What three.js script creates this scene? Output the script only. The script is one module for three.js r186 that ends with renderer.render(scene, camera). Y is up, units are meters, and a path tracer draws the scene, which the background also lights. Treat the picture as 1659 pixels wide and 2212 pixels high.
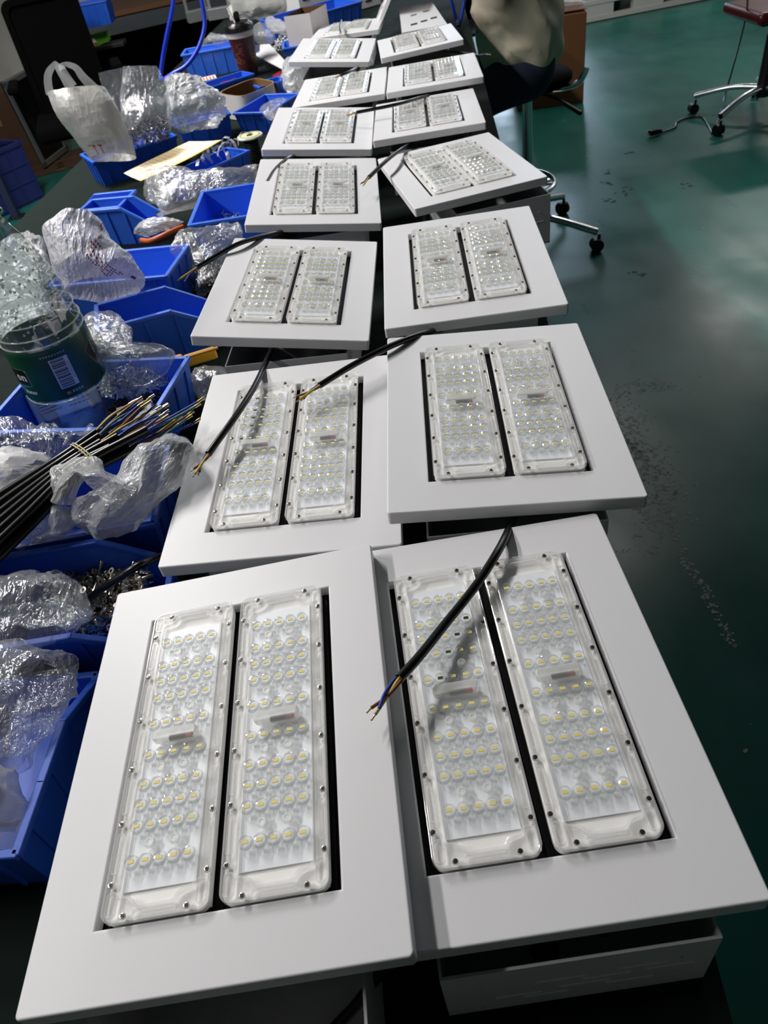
import * as THREE from 'three';
import { mergeGeometries, mergeVertices, toCreasedNormals } from 'three/addons/utils/BufferGeometryUtils.js';
import { RoundedBoxGeometry } from 'three/addons/geometries/RoundedBoxGeometry.js';
import { MarchingCubes } from 'three/addons/objects/MarchingCubes.js';
import { ImprovedNoise } from 'three/addons/math/ImprovedNoise.js';
import { RectAreaLightUniformsLib } from 'three/addons/lights/RectAreaLightUniformsLib.js';

// ---------------------------------------------------------------- camera, light, exposure
const scene = new THREE.Scene();
const camera = new THREE.PerspectiveCamera(69.7209, 1659 / 2212, 0.02, 60);
camera.rotation.order = 'YXZ';
camera.position.set(0, 1.27, 0);
camera.rotation.set(-0.735062, 0, -0.186846);
camera.focus = 0.6; camera.userData.fStop = 18;
const renderer = new THREE.WebGLRenderer({ antialias: true });
renderer.toneMapping = THREE.LinearToneMapping;
renderer.toneMappingExposure = 1.21;
renderer.shadowMap.enabled = true;
RectAreaLightUniformsLib.init();
scene.background = new THREE.Color(0x000000);
const TUBE_GAIN = 190;                      // bench tubes
const HALL_GAIN = 130;                       // dim hall tubes
const DAY_GAIN = 5;                       // daylight behind the far window
const TUBES = [                            // [x, y, z, turn, length, gain] of the tube lamps
  [-2.0, 2.6, -0.9, -0.16, 1.2, TUBE_GAIN * 0.6],
  [-1.2, 2.6, -2.5, -0.16, 1.2, TUBE_GAIN],
  [1.8, 3.0, -4.5, -0.16, 1.2, HALL_GAIN * 0.4],
  [4.7, 3.2, -7.4, 1.2, 1.2, HALL_GAIN],
  [0.45, 3.0, -8.2, 1.41, 1.2, HALL_GAIN * 0.3],
];

// ---------------------------------------------------------------- helpers
const used = {};
const numbered = (n) => { const k = used[n] = (used[n] ?? -1) + 1; return k ? `${n}_${String(k).padStart(3, '0')}` : n; };
let seedState = 12345;
const reseed = (s) => { seedState = s | 0; };
const rnd = () => { seedState = (seedState + 0x6d2b79f5) | 0; let t = Math.imul(seedState ^ (seedState >>> 15), 1 | seedState); t = (t + Math.imul(t ^ (t >>> 7), 61 | t)) ^ t; return ((t ^ (t >>> 14)) >>> 0) / 4294967296; };
const rr = (a, b) => a + (b - a) * rnd();
const V = (a) => new THREE.Vector3(a[0], a[1], a[2]);
const noise = new ImprovedNoise();
const shade = (m) => { m.castShadow = m.receiveShadow = true; return m; };
function put(name, geometry, material, parent) {            // a part (or, with the scene as parent, a thing that is one mesh)
  const m = shade(new THREE.Mesh(geometry, material));
  m.name = parent === scene ? numbered(name) : name;
  parent.add(m);
  return m;
}
function tag(o, label, category, group) {
  o.userData = { label, category };
  if (group) o.userData.group = group;
  return o;
}
function thing(name, label, category, pos = [0, 0, 0], turn = 0, group) {
  const g = new THREE.Group();
  g.name = numbered(name);
  g.position.set(...pos); g.rotation.y = turn;
  scene.add(g);
  return tag(g, label, category, group);
}
function struct(name, geometry, material, parent = scene) {
  const m = shade(new THREE.Mesh(geometry, material));
  m.name = name; parent.add(m);
  if (parent === scene) m.userData = { kind: 'structure' };
  return m;
}
const T = (g, x = 0, y = 0, z = 0, rx = 0, ry = 0, rz = 0) => { if (rx) g.rotateX(rx); if (rz) g.rotateZ(rz); if (ry) g.rotateY(ry); return g.translate(x, y, z); };
const clean = (g) => { const h = g.index ? g.toNonIndexed() : g; for (const k of Object.keys(h.attributes)) if (!['position', 'normal', 'uv'].includes(k)) h.deleteAttribute(k); return h; };
const join = (list) => mergeGeometries(list.map(clean));
const box = (w, h, d, x = 0, y = 0, z = 0) => new THREE.BoxGeometry(w, h, d).translate(x, y, z);
const rbox = (w, h, d, r = 0.002, x = 0, y = 0, z = 0, s = 2) => new RoundedBoxGeometry(w, h, d, s, r).translate(x, y, z);
const cyl = (r1, r2, h, x = 0, y = 0, z = 0, n = 20) => new THREE.CylinderGeometry(r1, r2, h, n).translate(x, y, z);
const tube = (pts, r, seg = 40, n = 10, closed = false) => new THREE.TubeGeometry(new THREE.CatmullRomCurve3(pts.map((p) => (p.isVector3 ? p : V(p))), closed, 'centripetal'), seg, r, n, closed);
const bar = (a, b, r, n = 8) => new THREE.TubeGeometry(new THREE.LineCurve3(V(a), V(b)), 1, r, n);
function roundRect(w, d, r, hole) {                           // a Shape in x, y
  const s = hole ? new THREE.Path() : new THREE.Shape(), a = w / 2, b = d / 2;
  s.moveTo(-a + r, -b); s.lineTo(a - r, -b); s.absarc(a - r, -b + r, r, -Math.PI / 2, 0); s.lineTo(a, b - r); s.absarc(a - r, b - r, r, 0, Math.PI / 2);
  s.lineTo(-a + r, b); s.absarc(-a + r, b - r, r, Math.PI / 2, Math.PI); s.lineTo(-a, -b + r); s.absarc(-a + r, -b + r, r, Math.PI, Math.PI * 1.5);
  return s;
}
function slab(shape, h, bevel = 0.0006, y = 0, seg = 2, curve = 5) {      // a Shape laid flat, its top at y + h
  const g = new THREE.ExtrudeGeometry(shape, { depth: Math.max(h - 2 * bevel, 1e-5), bevelEnabled: bevel > 0, bevelSize: bevel, bevelThickness: bevel, bevelOffset: -bevel, bevelSegments: seg, curveSegments: curve });
  return g.translate(0, 0, bevel).rotateX(-Math.PI / 2).translate(0, y, 0);
}

// ---------------------------------------------------------------- textures
function dataTexture(n, fn, repeat = 1, srgb = false) {       // fn(u, v) -> a grey value or [r, g, b], 0..1
  const d = new Uint8Array(n * n * 4);
  for (let j = 0; j < n; j++) for (let i = 0; i < n; i++) {
    const c = fn(i / n, j / n), o = (j * n + i) * 4, a = Array.isArray(c) ? c : [c, c, c];
    for (let k = 0; k < 3; k++) d[o + k] = Math.max(0, Math.min(255, a[k] * 255));
    d[o + 3] = 255;
  }
  const t = new THREE.DataTexture(d, n, n);
  t.wrapS = t.wrapT = THREE.RepeatWrapping; t.magFilter = THREE.LinearFilter; t.minFilter = THREE.LinearMipmapLinearFilter; t.generateMipmaps = true;
  if (srgb) t.colorSpace = THREE.SRGBColorSpace;
  t.repeat.set(repeat, repeat); t.needsUpdate = true;
  return t;
}
const per = (u, v, f, s) => {                                 // tileable noise, -1..1
  const a = u * Math.PI * 2, b = v * Math.PI * 2, R = f / 6.283;
  return noise.noise(Math.cos(a) * R + s, Math.sin(a) * R + s * 1.7, Math.cos(b) * R - s) * 0.6 + noise.noise(Math.sin(b) * R + s * 2.3, Math.cos(a) * R * 1.1 - s, Math.sin(a) * R + 7.1 + s) * 0.6;
};
const fbm = (u, v, f, s, o = 4) => { let t = 0, a = 0.5; for (let k = 0; k < o; k++) { t += a * per(u, v, f * 2 ** k, s + k * 3.7); a *= 0.5; } return t; };
const ridge = (u, v, f, s, o = 4) => { let t = 0, a = 0.5; for (let k = 0; k < o; k++) { t += a * (1 - Math.abs(per(u, v, f * 2 ** k, s + k * 5.3)) * 2); a *= 0.55; } return t; };
const grainTex = dataTexture(256, () => 0.5 + (rnd() - 0.5) * 0.9, 1);
const crumpleTex = dataTexture(512, (u, v) => ridge(u, v, 7, 3.1, 5) * 0.55 + 0.1, 1);
const wearTex = dataTexture(256, (u, v) => 0.5 + fbm(u, v, 6, 9.2, 5) * 0.8, 1);
function canvasTexture(w, h, draw) {
  const c = document.createElement('canvas'); c.width = w; c.height = h;
  draw(c.getContext('2d'), w, h);
  const t = new THREE.CanvasTexture(c); t.colorSpace = THREE.SRGBColorSpace; t.anisotropy = 8;
  return t;
}
const withRepeat = (t, x, y) => { const c = t.clone(); c.repeat.set(x, y); c.needsUpdate = true; return c; };

// ---------------------------------------------------------------- materials
const std = (color, roughness = 0.6, metalness = 0, extra = {}) => new THREE.MeshStandardMaterial({ color, roughness, metalness, ...extra });
const phys = (p) => new THREE.MeshPhysicalMaterial(p);
const M = {
  powder: std(0xdedee0, 0.42, 0, { bumpMap: withRepeat(grainTex, 30, 30), bumpScale: 0.00004 }),
  powderBox: std(0xd4d4d6, 0.5),
  dark: std(0x0c0c0d, 0.6),
  heatsink: std(0x1a1b1d, 0.45, 0.5),
  moduleBase: std(0xfbfaf7, 0.5),
  pcb: std(0xf3f6fa, 0.4),
  chip: std(0xf8e88e, 0.5),
  slotEdge: std(0xf4f4f4, 0.4),
  ridge: phys({ color: 0xffffff, roughness: 0.08, transmission: 0.78, thickness: 0, ior: 1.5 }),
  clear: phys({ color: 0xffffff, roughness: 0.06, transmission: 1, thickness: 0, ior: 1.5 }),
  lens: phys({ color: 0xffffff, roughness: 0.0, transmission: 0.97, thickness: 0, ior: 1.8 }),
  lensWall: phys({ color: 0xdcdfe2, roughness: 0.08, transmission: 0.9, thickness: 0, ior: 1.9 }),
  lensFar: phys({ color: 0xffffff, roughness: 0.05, transmission: 0.88, thickness: 0, ior: 1.8 }),
  lensCore: phys({ color: 0xffffff, roughness: 0.0, transmission: 0.92, thickness: 0, ior: 2.2 }),
  frosted: phys({ color: 0xf2f2f0, roughness: 0.45, transmission: 0.75, thickness: 0, ior: 1.5 }),
  steel: std(0xc8c6c2, 0.22, 1),
  zinc: std(0xdcdcd8, 0.4, 0.7), bolt: std(0xb4afa6, 0.25, 1),
  darkSteel: std(0x8d8a86, 0.3, 1),
  chrome: std(0xf0f2f4, 0.24, 1),
  rubber: std(0x070708, 0.3),
  black: std(0x070708, 0.5),
  brownWire: std(0x6e3c20, 0.4), yellowWire: std(0xcbb02e, 0.4), blueWire: std(0x15309a, 0.4), redWire: std(0xa82020, 0.4),
  copper: std(0xc8b9a4, 0.3, 1),
  blueBin: std(0x1d4fc0, 0.38),
  blueBinB: std(0x2a5fd0, 0.4),
  mat: phys({ color: 0x0d1a16, roughness: 0.9, specularIntensity: 0.35, bumpMap: withRepeat(wearTex, 3, 8), bumpScale: 0.002 }),
  matte: phys({ color: 0x040404, roughness: 1, specularIntensity: 0.15 }),
  card: std(0x5a3c20, 0.9), cardDark: std(0x3a2512, 0.95),
  film: phys({ color: 0xf2f4f6, roughness: 0.13, transmission: 0.86, thickness: 0, ior: 1.9, bumpMap: withRepeat(crumpleTex, 9, 9), bumpScale: 0.005 }),
  filmSoft: phys({ color: 0xe9ebec, roughness: 0.24, transmission: 0.62, thickness: 0, ior: 1.65, bumpMap: withRepeat(crumpleTex, 6, 6), bumpScale: 0.006 }),
  filmMilk: phys({ color: 0xe6e6e4, roughness: 0.42, transmission: 0.55, thickness: 0, ior: 1.5, bumpMap: withRepeat(crumpleTex, 4, 4), bumpScale: 0.0015 }),
  white: std(0xd8d6d2, 0.6),
};

// ---------------------------------------------------------------- the room
const floorMap = dataTexture(1024, (u, v) => {
  const n = fbm(u, v, 5, 1.3, 5), m = fbm(u, v, 14, 4.4, 4), sp = Math.max(0, fbm(u, v, 40, 7.7, 3) - 0.33) * 3;
  const k = 0.86 + n * 0.35 + m * 0.16;
  const worn = Math.max(0, fbm(u, v, 9, 21.5, 5) - 0.36) * 1.4;
  return [0.135 * k + sp * 0.10 + worn * 0.1, 0.43 * k + sp * 0.11 + worn * 0.1, 0.385 * k + sp * 0.09 + worn * 0.08];
}, 1, true);
floorMap.repeat.set(1 / 2.7, 1 / 2.7);
const floorRough = dataTexture(512, (u, v) => 0.33 + fbm(u, v, 8, 2.2, 5) * 0.22, 1);
floorRough.repeat.set(1 / 1.9, 1 / 1.9);
const metres = (g, s = 1) => { const p = g.attributes.position, n = g.attributes.normal, uv = new Float32Array(p.count * 2); for (let i = 0; i < p.count; i++) { const ax = Math.abs(n.getX(i)), ay = Math.abs(n.getY(i)), az = Math.abs(n.getZ(i)); const [a, b] = ay > ax && ay > az ? [p.getX(i), p.getZ(i)] : ax > az ? [p.getZ(i), p.getY(i)] : [p.getX(i), p.getY(i)]; uv[i * 2] = a * s; uv[i * 2 + 1] = b * s; } g.setAttribute('uv', new THREE.BufferAttribute(uv, 2)); return g; };
struct('floor', metres(box(13, 0.2, 13.2, 1, -0.1, -3.4)), phys({ color: 0xffffff, roughness: 1, specularIntensity: 0.5, map: floorMap, roughnessMap: floorRough }));
const wallMap = dataTexture(256, (u, v) => { const k = 0.62 + fbm(u, v, 6, 5.5, 5) * 0.25; return [k, k * 0.99, k * 0.95]; }, 0.5, true);
const wallMat = std(0xffffff, 0.9, 0, { map: wallMap });
struct('wall_left', metres(box(0.2, 3.8, 13.2, -5.4, 1.9, -3.4)), wallMat);
struct('wall_right', metres(box(0.2, 3.8, 13.2, 7.4, 1.9, -3.4)), wallMat);
struct('wall_front', metres(box(13, 3.8, 0.2, 1, 1.9, 3.1)), wallMat);
struct('ceiling', metres(box(13, 0.2, 13.2, 1, 3.9, -3.4)), std(0x6c6c6a, 0.95));
// far wall, with a window opening
const WX0 = 1.7, WX1 = 3.3, WY0 = 1.2, WY1 = 2.9, WZ = -9.9;
struct('wall_back', metres(join([box(WX0 + 5.5, 3.8, 0.2, (WX0 - 5.5) / 2, 1.9, WZ), box(7.5 - WX1, 3.8, 0.2, (WX1 + 7.5) / 2, 1.9, WZ), box(WX1 - WX0, WY0, 0.2, (WX0 + WX1) / 2, WY0 / 2, WZ), box(WX1 - WX0, 3.8 - WY1, 0.2, (WX0 + WX1) / 2, (WY1 + 3.8) / 2, WZ)])), wallMat);
{
  const w = new THREE.Group(); w.name = 'window_1'; w.userData = { kind: 'structure' }; scene.add(w);
  const cx = (WX0 + WX1) / 2, cy = (WY0 + WY1) / 2, ww = WX1 - WX0, hh = WY1 - WY0;
  struct('window_frame', join([box(0.05, hh, 0.08, WX0 + 0.025, cy, WZ), box(0.05, hh, 0.08, WX1 - 0.025, cy, WZ), box(0.05, hh, 0.08, cx, cy, WZ), box(ww, 0.05, 0.08, cx, WY0 + 0.025, WZ), box(ww, 0.05, 0.08, cx, WY1 - 0.025, WZ)]), M.dark, w);
  const pane = struct('window_pane', new THREE.PlaneGeometry(ww, hh).translate(cx, cy, WZ - 0.06), new THREE.MeshStandardMaterial({ color: 0x000000, emissive: 0xcfe6ff, emissiveIntensity: 6, roughness: 0.3 }), w);
  const l = new THREE.RectAreaLight(0xcfe6ff, DAY_GAIN, ww - 0.1, hh - 0.1);
  l.position.set(cx, cy, WZ + 0.12); l.lookAt(cx, cy, 0); scene.add(l);
}
struct('wall_partition', metres(box(5.5, 3.8, 0.12, -2.55, 1.9, -6.15)), wallMat);
// hanging tube lamps
TUBES.forEach(([x, y, z, turn, len, gain], i) => {
  const t = thing('tube_lamp', ['white tube lamp hung low over the near half of the workbench', 'white tube lamp hung low over the far half of the workbench', 'white tube lamp over the open floor beside the bench', 'white tube lamp high near the far window', 'white tube lamp high over the dark corner'][i], 'lamp', [x, y, z], turn);
  put('housing', rbox(0.12, 0.05, len + 0.06, 0.01, 0, 0.04, 0), M.white, t);
  put('diffuser', rbox(0.09, 0.02, len, 0.008, 0, 0.008, 0), new THREE.MeshStandardMaterial({ color: 0xffffff, emissive: 0xfff8ee, emissiveIntensity: Math.min(gain * 0.3, 6), roughness: 0.5 }), t);
  for (const s of [-1, 1]) put('hanger', bar([0, 0.06, s * len * 0.4], [0, 3.8 - y, s * len * 0.4], 0.004), M.darkSteel, t);
  const l = new THREE.RectAreaLight(0xfffcfa, gain, 0.1, len);
  l.position.set(x, y - 0.012, z); l.rotation.order = 'YXZ'; l.rotation.set(-Math.PI / 2, turn, 0); scene.add(l);
});

// ---------------------------------------------------------------- the workbench
{
  const t = thing('workbench', 'long dark workbench under a worn green-black rubber mat', 'workbench', [-0.055, 0, -2.281], -0.16);
  const L = 4.75, W = 1.084;
  put('top', rbox(W - 0.01, 0.035, L - 0.01, 0.004, 0, 0.7275, 0), std(0x3a3f40, 0.6), t);
  put('rubber_mat', (() => {
    const g = new THREE.BoxGeometry(W, 0.005, L, 24, 1, 90), p = g.attributes.position;
    return metres(g.translate(0, 0.7475, 0));
  })(), M.mat, t);
  for (const x of [-1, 1]) for (const z of [-1, 0, 1]) put('leg', rbox(0.05, 0.71, 0.05, 0.004, x * (W / 2 - 0.06), 0.355, z * (L / 2 - 0.15)), M.dark, t);
  put('rail', join([box(0.04, 0.05, L - 0.3, -W / 2 + 0.06, 0.68, 0), box(0.04, 0.05, L - 0.3, W / 2 - 0.06, 0.68, 0), box(W - 0.12, 0.05, 0.04, 0, 0.68, -L / 2 + 0.15), box(W - 0.12, 0.05, 0.04, 0, 0.68, L / 2 - 0.15)]), M.dark, t);
}

// ---------------------------------------------------------------- the canopy lights
const PW = 0.2119, PL = 0.2973, OW = 0.1400, OL = 0.2212, PH = 0.0122, PLANE = 0.85;
const frameGeo = (() => {
  const s = roundRect(PW, PL, 0.003);
  const hole = new THREE.Path(); hole.moveTo(-OW / 2, -OL / 2); hole.lineTo(-OW / 2, OL / 2); hole.lineTo(OW / 2, OL / 2); hole.lineTo(OW / 2, -OL / 2); hole.closePath();
  s.holes.push(hole);
  const top = slab(s, 0.0035, 0.0012, PH - 0.0035, 3, 4);
  const skirt = [];
  for (const k of [-1, 1]) skirt.push(box(0.0014, PH - 0.002, PL - 0.005, k * (PW / 2 - 0.0008), PH / 2 - 0.001, 0), box(PW - 0.005, PH - 0.002, 0.0014, 0, PH / 2 - 0.001, k * (PL / 2 - 0.0008)));
  for (const k of [-1, 1]) for (const q of [-1, 1]) skirt.push(cyl(0.003, 0.003, PH - 0.002, k * (PW / 2 - 0.003), PH / 2 - 0.001, q * (PL / 2 - 0.003), 12));
  const lip = [];
  for (const k of [-1, 1]) lip.push(box(0.0012, 0.006, OL, k * (OW / 2 + 0.0006), PH - 0.0055, 0), box(OW, 0.006, 0.0012, 0, PH - 0.0055, k * (OL / 2 + 0.0006)));
  return metres(join([top, ...skirt, ...lip]));
})();
const backGeo = join([box(OW + 0.02, 0.0016, OL + 0.02, 0, 0.0012, 0), ...Array.from({ length: 9 }, (_, k) => box(0.0012, 0.0025, OL + 0.01, (k - 4) * 0.0165, 0.003, 0))]);
const MW = 0.0624, ML = 0.2212, S = 1.016;      // one module
const rowsZ = [-78, -57.3, -44.3, -31, -11.2, 11.2, 31, 44.3, 57.3, 78].map((a) => a * 0.001 * S), colsX = [-16.8, -8.4, 0, 8.4, 16.8].map((a) => a * 0.001 * S);
const bossAt = [-68, -21, 21, 68].flatMap((z) => [-7.5, 7.5].map((x) => [x * 0.001 * S, z * 0.001 * S]));
const screwAt = [...[-88, -53, -17.6, 17.6, 53, 88].flatMap((z) => [[-28, z], [28, z]]), [-18, -105.5], [18, -105.5], [-18, 105.5], [18, 105.5]].map(([x, z]) => [x * 0.001 * S, z * 0.001 * S]);
const plateau = (grow = 0) => {                  // the raised window of the cover with its stepped corners
  const a = 0.0222 + grow, b = 0.1035 + grow, c = 0.0125, e = 0.006, s = new THREE.Shape();
  s.moveTo(-a, -b + e + 0.004); s.quadraticCurveTo(-a, -b + e, -a + 0.003, -b + e); s.quadraticCurveTo(-a + c - 0.004, -b + e, -a + c - 0.002, -b + 0.002); s.quadraticCurveTo(-a + c - 0.001, -b, -a + c + 0.002, -b);
  s.lineTo(a - c - 0.002, -b); s.quadraticCurveTo(a - c + 0.001, -b, a - c + 0.002, -b + 0.002); s.quadraticCurveTo(a - c + 0.004, -b + e, a - 0.003, -b + e); s.quadraticCurveTo(a, -b + e, a, -b + e + 0.004);
  s.lineTo(a, b - e - 0.004); s.quadraticCurveTo(a, b - e, a - 0.003, b - e); s.quadraticCurveTo(a - c + 0.004, b - e, a - c + 0.002, b - 0.002); s.quadraticCurveTo(a - c + 0.001, b, a - c - 0.002, b);
  s.lineTo(-a + c + 0.002, b); s.quadraticCurveTo(-a + c - 0.001, b, -a + c - 0.002, b - 0.002); s.quadraticCurveTo(-a + c - 0.004, b - e, -a + 0.003, b - e); s.quadraticCurveTo(-a, b - e, -a, b - e - 0.004);
  s.closePath();
  return s;
};
const pane = (shape, y) => new THREE.ShapeGeometry(shape, 5).rotateX(-Math.PI / 2).translate(0, y, 0);
const ringOf = (outer, inner) => { outer.holes.push(new THREE.Path(inner.getPoints(6))); return outer; };
// the clear cover: a shallow tray with an upright rim, channels between the screws and a raised window
const [coverGeo, ridgeGeo] = (() => {
  const g = [], r = [];
  r.push(slab(ringOf(roundRect(MW, ML, 0.007), roundRect(MW - 0.003, ML - 0.003, 0.0055)), 0.0042, 0.0004, 0.0004, 2, 5));
  g.push(pane(ringOf(roundRect(MW - 0.003, ML - 0.003, 0.0055), plateau(0.0002)), 0.0019));
  r.push(slab(ringOf(plateau(0.0012), plateau(-0.0002)), 0.0042, 0.0003, 0.0012, 2, 5));
  g.push(pane(plateau(0.0002), 0.0044));
  const zs = [-105, -88, -53, -17.6, 17.6, 53, 88, 105].map((a) => a * 0.001 * S);
  for (const k of [-1, 1]) for (let i = 1; i < 6; i++) {
    const z0 = zs[i] + 0.0055, z1 = zs[i + 1] - 0.0055;
    r.push(T(slab(ringOf(roundRect(0.0042, z1 - z0, 0.0018), roundRect(0.0026, z1 - z0 - 0.0016, 0.001)), 0.0022, 0.00015, 0.0016, 1, 3), k * 0.0276, 0, (z0 + z1) / 2));
  }
  for (const k of [-1, 1]) for (const q of [-1, 1]) r.push(T(slab(ringOf(roundRect(0.0062, 0.0135, 0.0024), roundRect(0.0046, 0.0119, 0.0016)), 0.0024, 0.00015, 0.0016, 1, 4), k * 0.0262, 0, q * 0.1005));
  for (const q of [-1, 1]) r.push(T(slab(ringOf(roundRect(0.026, 0.0042, 0.0016), roundRect(0.0244, 0.0026, 0.001)), 0.0024, 0.00015, 0.0016, 1, 3), 0, 0, q * 0.1068));
  return [join(g), join(r)];
})();
const baseGeo = join([slab(roundRect(MW - 0.002, ML - 0.002, 0.006), 0.0052, 0.0006, -0.0051, 1, 5), ...Array.from({ length: 14 }, (_, k) => box(0.0012, 0.0045, ML - 0.01, (k - 6.5) * 0.0043, -0.0068, 0))]);
const pcbGeo = join([box(0.0436, 0.0012, 0.188, 0, 0.0008, 0)]);
const lensGeo = toCreasedNormals(new THREE.LatheGeometry([[0.00001, 0.0032], [0.0012, 0.0031], [0.0023, 0.0025], [0.0032, 0.0013], [0.0036, 0]].map(([r, y]) => new THREE.Vector2(r, y)), 20), 0.9);
const wallGeo = new THREE.LatheGeometry([[0.0036, 0.0026], [0.0039, 0.0012], [0.0041, 0], [0.0043, 0]].map(([r, y]) => new THREE.Vector2(r, y)), 20);
const lensFar = (() => toCreasedNormals(new THREE.LatheGeometry([[0.00001, 0.0052], [0.0020, 0.0046], [0.0031, 0.0036], [0.0036, 0.0024]].map(([r, y]) => new THREE.Vector2(r, y)), 8), 1.2))();
const chipGeo = box(0.0036, 0.0006, 0.0021, 0, 0.0003, 0);
const bossGeo = toCreasedNormals(new THREE.LatheGeometry([[0.00001, 0.0022], [0.0012, 0.0021], [0.0015, 0.0026], [0.0026, 0.0024], [0.0031, 0.0016], [0.0033, 0]].map(([r, y]) => new THREE.Vector2(r, y)), 16), 0.7);
const screwGeo = (() => {
  const head = new THREE.LatheGeometry([[0.00001, 0.0011], [0.0009, 0.0011], [0.0015, 0.0008], [0.0019, 0.0001], [0.0019, -0.0008]].map(([r, y]) => new THREE.Vector2(r, y)), 14);
  return toCreasedNormals(head, 0.6);
})();
const slotGeo = join([box(0.0021, 0.0002, 0.0005, 0, 0.00112, 0), box(0.0005, 0.0002, 0.0021, 0, 0.00112, 0)]);
const connectorGeo = join([slab(roundRect(0.030, 0.0085, 0.0035), 0.0062, 0.0012, 0, 2, 5)]);
const connectorInside = join([box(0.011, 0.002, 0.003, 0.001, 0.0012, 0.0012)]), connectorRed = box(0.005, 0.0018, 0.003, 0.0085, 0.0012, 0.0012);
const batch = (geo, places, y) => join(places.map(([x, z]) => geo.clone().translate(x, y, z)));
const lensPlaces = rowsZ.flatMap((z) => colsX.map((x) => [x, z]));
const LENS_Y = 0.0044, CHIP_Y = 0.0015;
const farLenses = batch(lensFar, lensPlaces, LENS_Y), farWalls = batch(new THREE.CylinderGeometry(0.0036, 0.0041, 0.0024, 8, 1, true).translate(0, 0.0012, 0), lensPlaces, LENS_Y), farChips = batch(chipGeo, lensPlaces, LENS_Y), farScrews = batch(screwGeo, screwAt, 0.003), farBosses = batch(bossGeo, bossAt, LENS_Y);
function ledModule(parent, x, detail) {
  const base = put('led_module', baseGeo, M.moduleBase, parent);
  base.position.set(x, PH + 0.0012, 0);
  put('circuit_board', pcbGeo, M.pcb, base);
  put('clear_cover', coverGeo, M.clear, base);
  put('cover_ridges', ridgeGeo, M.ridge, base);
  if (detail > 1) {
    for (const [px, pz] of lensPlaces) { put('lens', lensGeo, M.lens, base).position.set(px, LENS_Y + 0.0026, pz); put('lens_wall', wallGeo, M.lensWall, base).position.set(px, LENS_Y, pz); put('led_chip', chipGeo, M.chip, base).position.set(px, LENS_Y + 0.0016, pz); }
    for (const [px, pz] of bossAt) put('boss', bossGeo, M.frosted, base).position.set(px, LENS_Y, pz);
    screwAt.forEach(([px, pz], k) => { const s = put('screw', screwGeo, M.steel, base); s.position.set(px, 0.0032, pz); s.rotation.y = k * 1.3; const q = put('screw_slot', slotGeo, M.dark, base); q.position.copy(s.position); q.rotation.y = s.rotation.y; });
  } else {
    for (const [n, g, m] of [['lens_array', farLenses, M.lensFar], ['lens_wall_array', farWalls, M.lensWall], ['led_chip_array', farChips, M.chip], ['screw_set', farScrews, M.darkSteel], ['boss_set', farBosses, M.frosted]]) put(n, g, m, base).userData = { kind: 'stuff' };
  }
  put('connector_cover', connectorGeo, M.frosted, base).position.set(0, LENS_Y, 0);
  put('connector', connectorInside, M.dark, base).position.set(0, LENS_Y, 0);
  put('connector_wire', connectorRed, M.redWire, base).position.set(0, LENS_Y, 0);
  return base;
}
const LIGHT_GROUP = 'square white canopy lights laid out in two rows on the workbench';
function makeLight(detail) {
  const t = new THREE.Group(); t.name = 'canopy_light';
  put('frame', frameGeo, M.powder, t);
  put('back_plate', backGeo, M.heatsink, t);
  ledModule(t, -0.0342, detail); ledModule(t, 0.0340, detail);
  return t;
}
const LIGHT_POSES = [      // x, z, turn, height against the common plane, slope across, slope along, label
  [-0.1266, -0.2770, -0.0376, 0.0034, 0.0498, 0.0008, 'large white canopy light at the near left, its rim lying over the neighbour'],
  [0.0590, -0.2762, -0.0336, -0.0062, 0.0053, -0.0075, 'white canopy light propped above the open white housing, a black cable lying across its lenses'],
  [-0.0774, -0.5960, -0.1202, -0.0095, -0.0090, -0.0201, 'white canopy light with two black cables crossing it, beside the bundle of cut cables'],
  [0.1260, -0.5820, -0.1280, 0.0048, -0.0467, 0.0186, 'second white canopy light of the right-hand row, its modules clear of any cable'],
  [-0.0611, -0.9409, -0.1508, 0.0021, -0.1547, 0.0150, 'white canopy light just behind the yellow knife handle, third of the left-hand row'],
  [0.1629, -0.9088, -0.1204, 0.0037, 0.0091, -0.0071, 'third white canopy light of the right-hand row, in front of the one turned askew'],
  [-0.0114, -1.2972, -0.0917, 0.0011, -0.1400, -0.0216, 'fourth white canopy light of the left row, a short cable on its top left corner'],
  [0.2251, -1.2829, 0.0787, -0.0019, 0.0247, 0.0292, 'white canopy light turned askew with its corner over the chair casters'],
  [0.0215, -1.6601, -0.1314, 0.0010, -0.1346, 0.0028, 'white canopy light next to the wire spool, a thin cable end over its right module'],
  [0.2335, -1.6185, -0.1332, 0.0013, 0.0169, 0.0373, 'white canopy light of the right-hand row directly behind the askew one'],
  [0.0902, -1.9869, -0.1449, -0.0024, 0.0033, 0.0294, 'sixth white canopy light of the left-hand row, bright reflections on its lenses'],
  [0.3004, -1.9205, -0.1448, 0.0064, 0.0170, 0.0410, 'white canopy light beside the knees of the seated person'],
  [0.1015, -2.3490, -0.1788, 0.0117, -0.1278, 0.0055, 'white canopy light beside the small bin of pale screws'],
  [0.3231, -2.2779, -0.0835, 0.0099, 0.0522, 0.0397, 'last white canopy light of the right-hand row, in front of the pale shirt'],
  [0.1768, -2.7888, -0.1698, -0.0129, -0.0126, 0.0542, 'farthest flat white canopy light, with another one leaning behind it'],
];
const nearLight = makeLight(2), farLight = makeLight(1);
const posed = (o, x, y, z, turn, sx, sz) => { o.rotation.order = 'YXZ'; o.rotation.set(-Math.atan(sz), turn, Math.atan(sx)); o.position.set(x, y, z); o.position.add(new THREE.Vector3(0, -PH, 0).applyEuler(o.rotation)); return o; };
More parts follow.
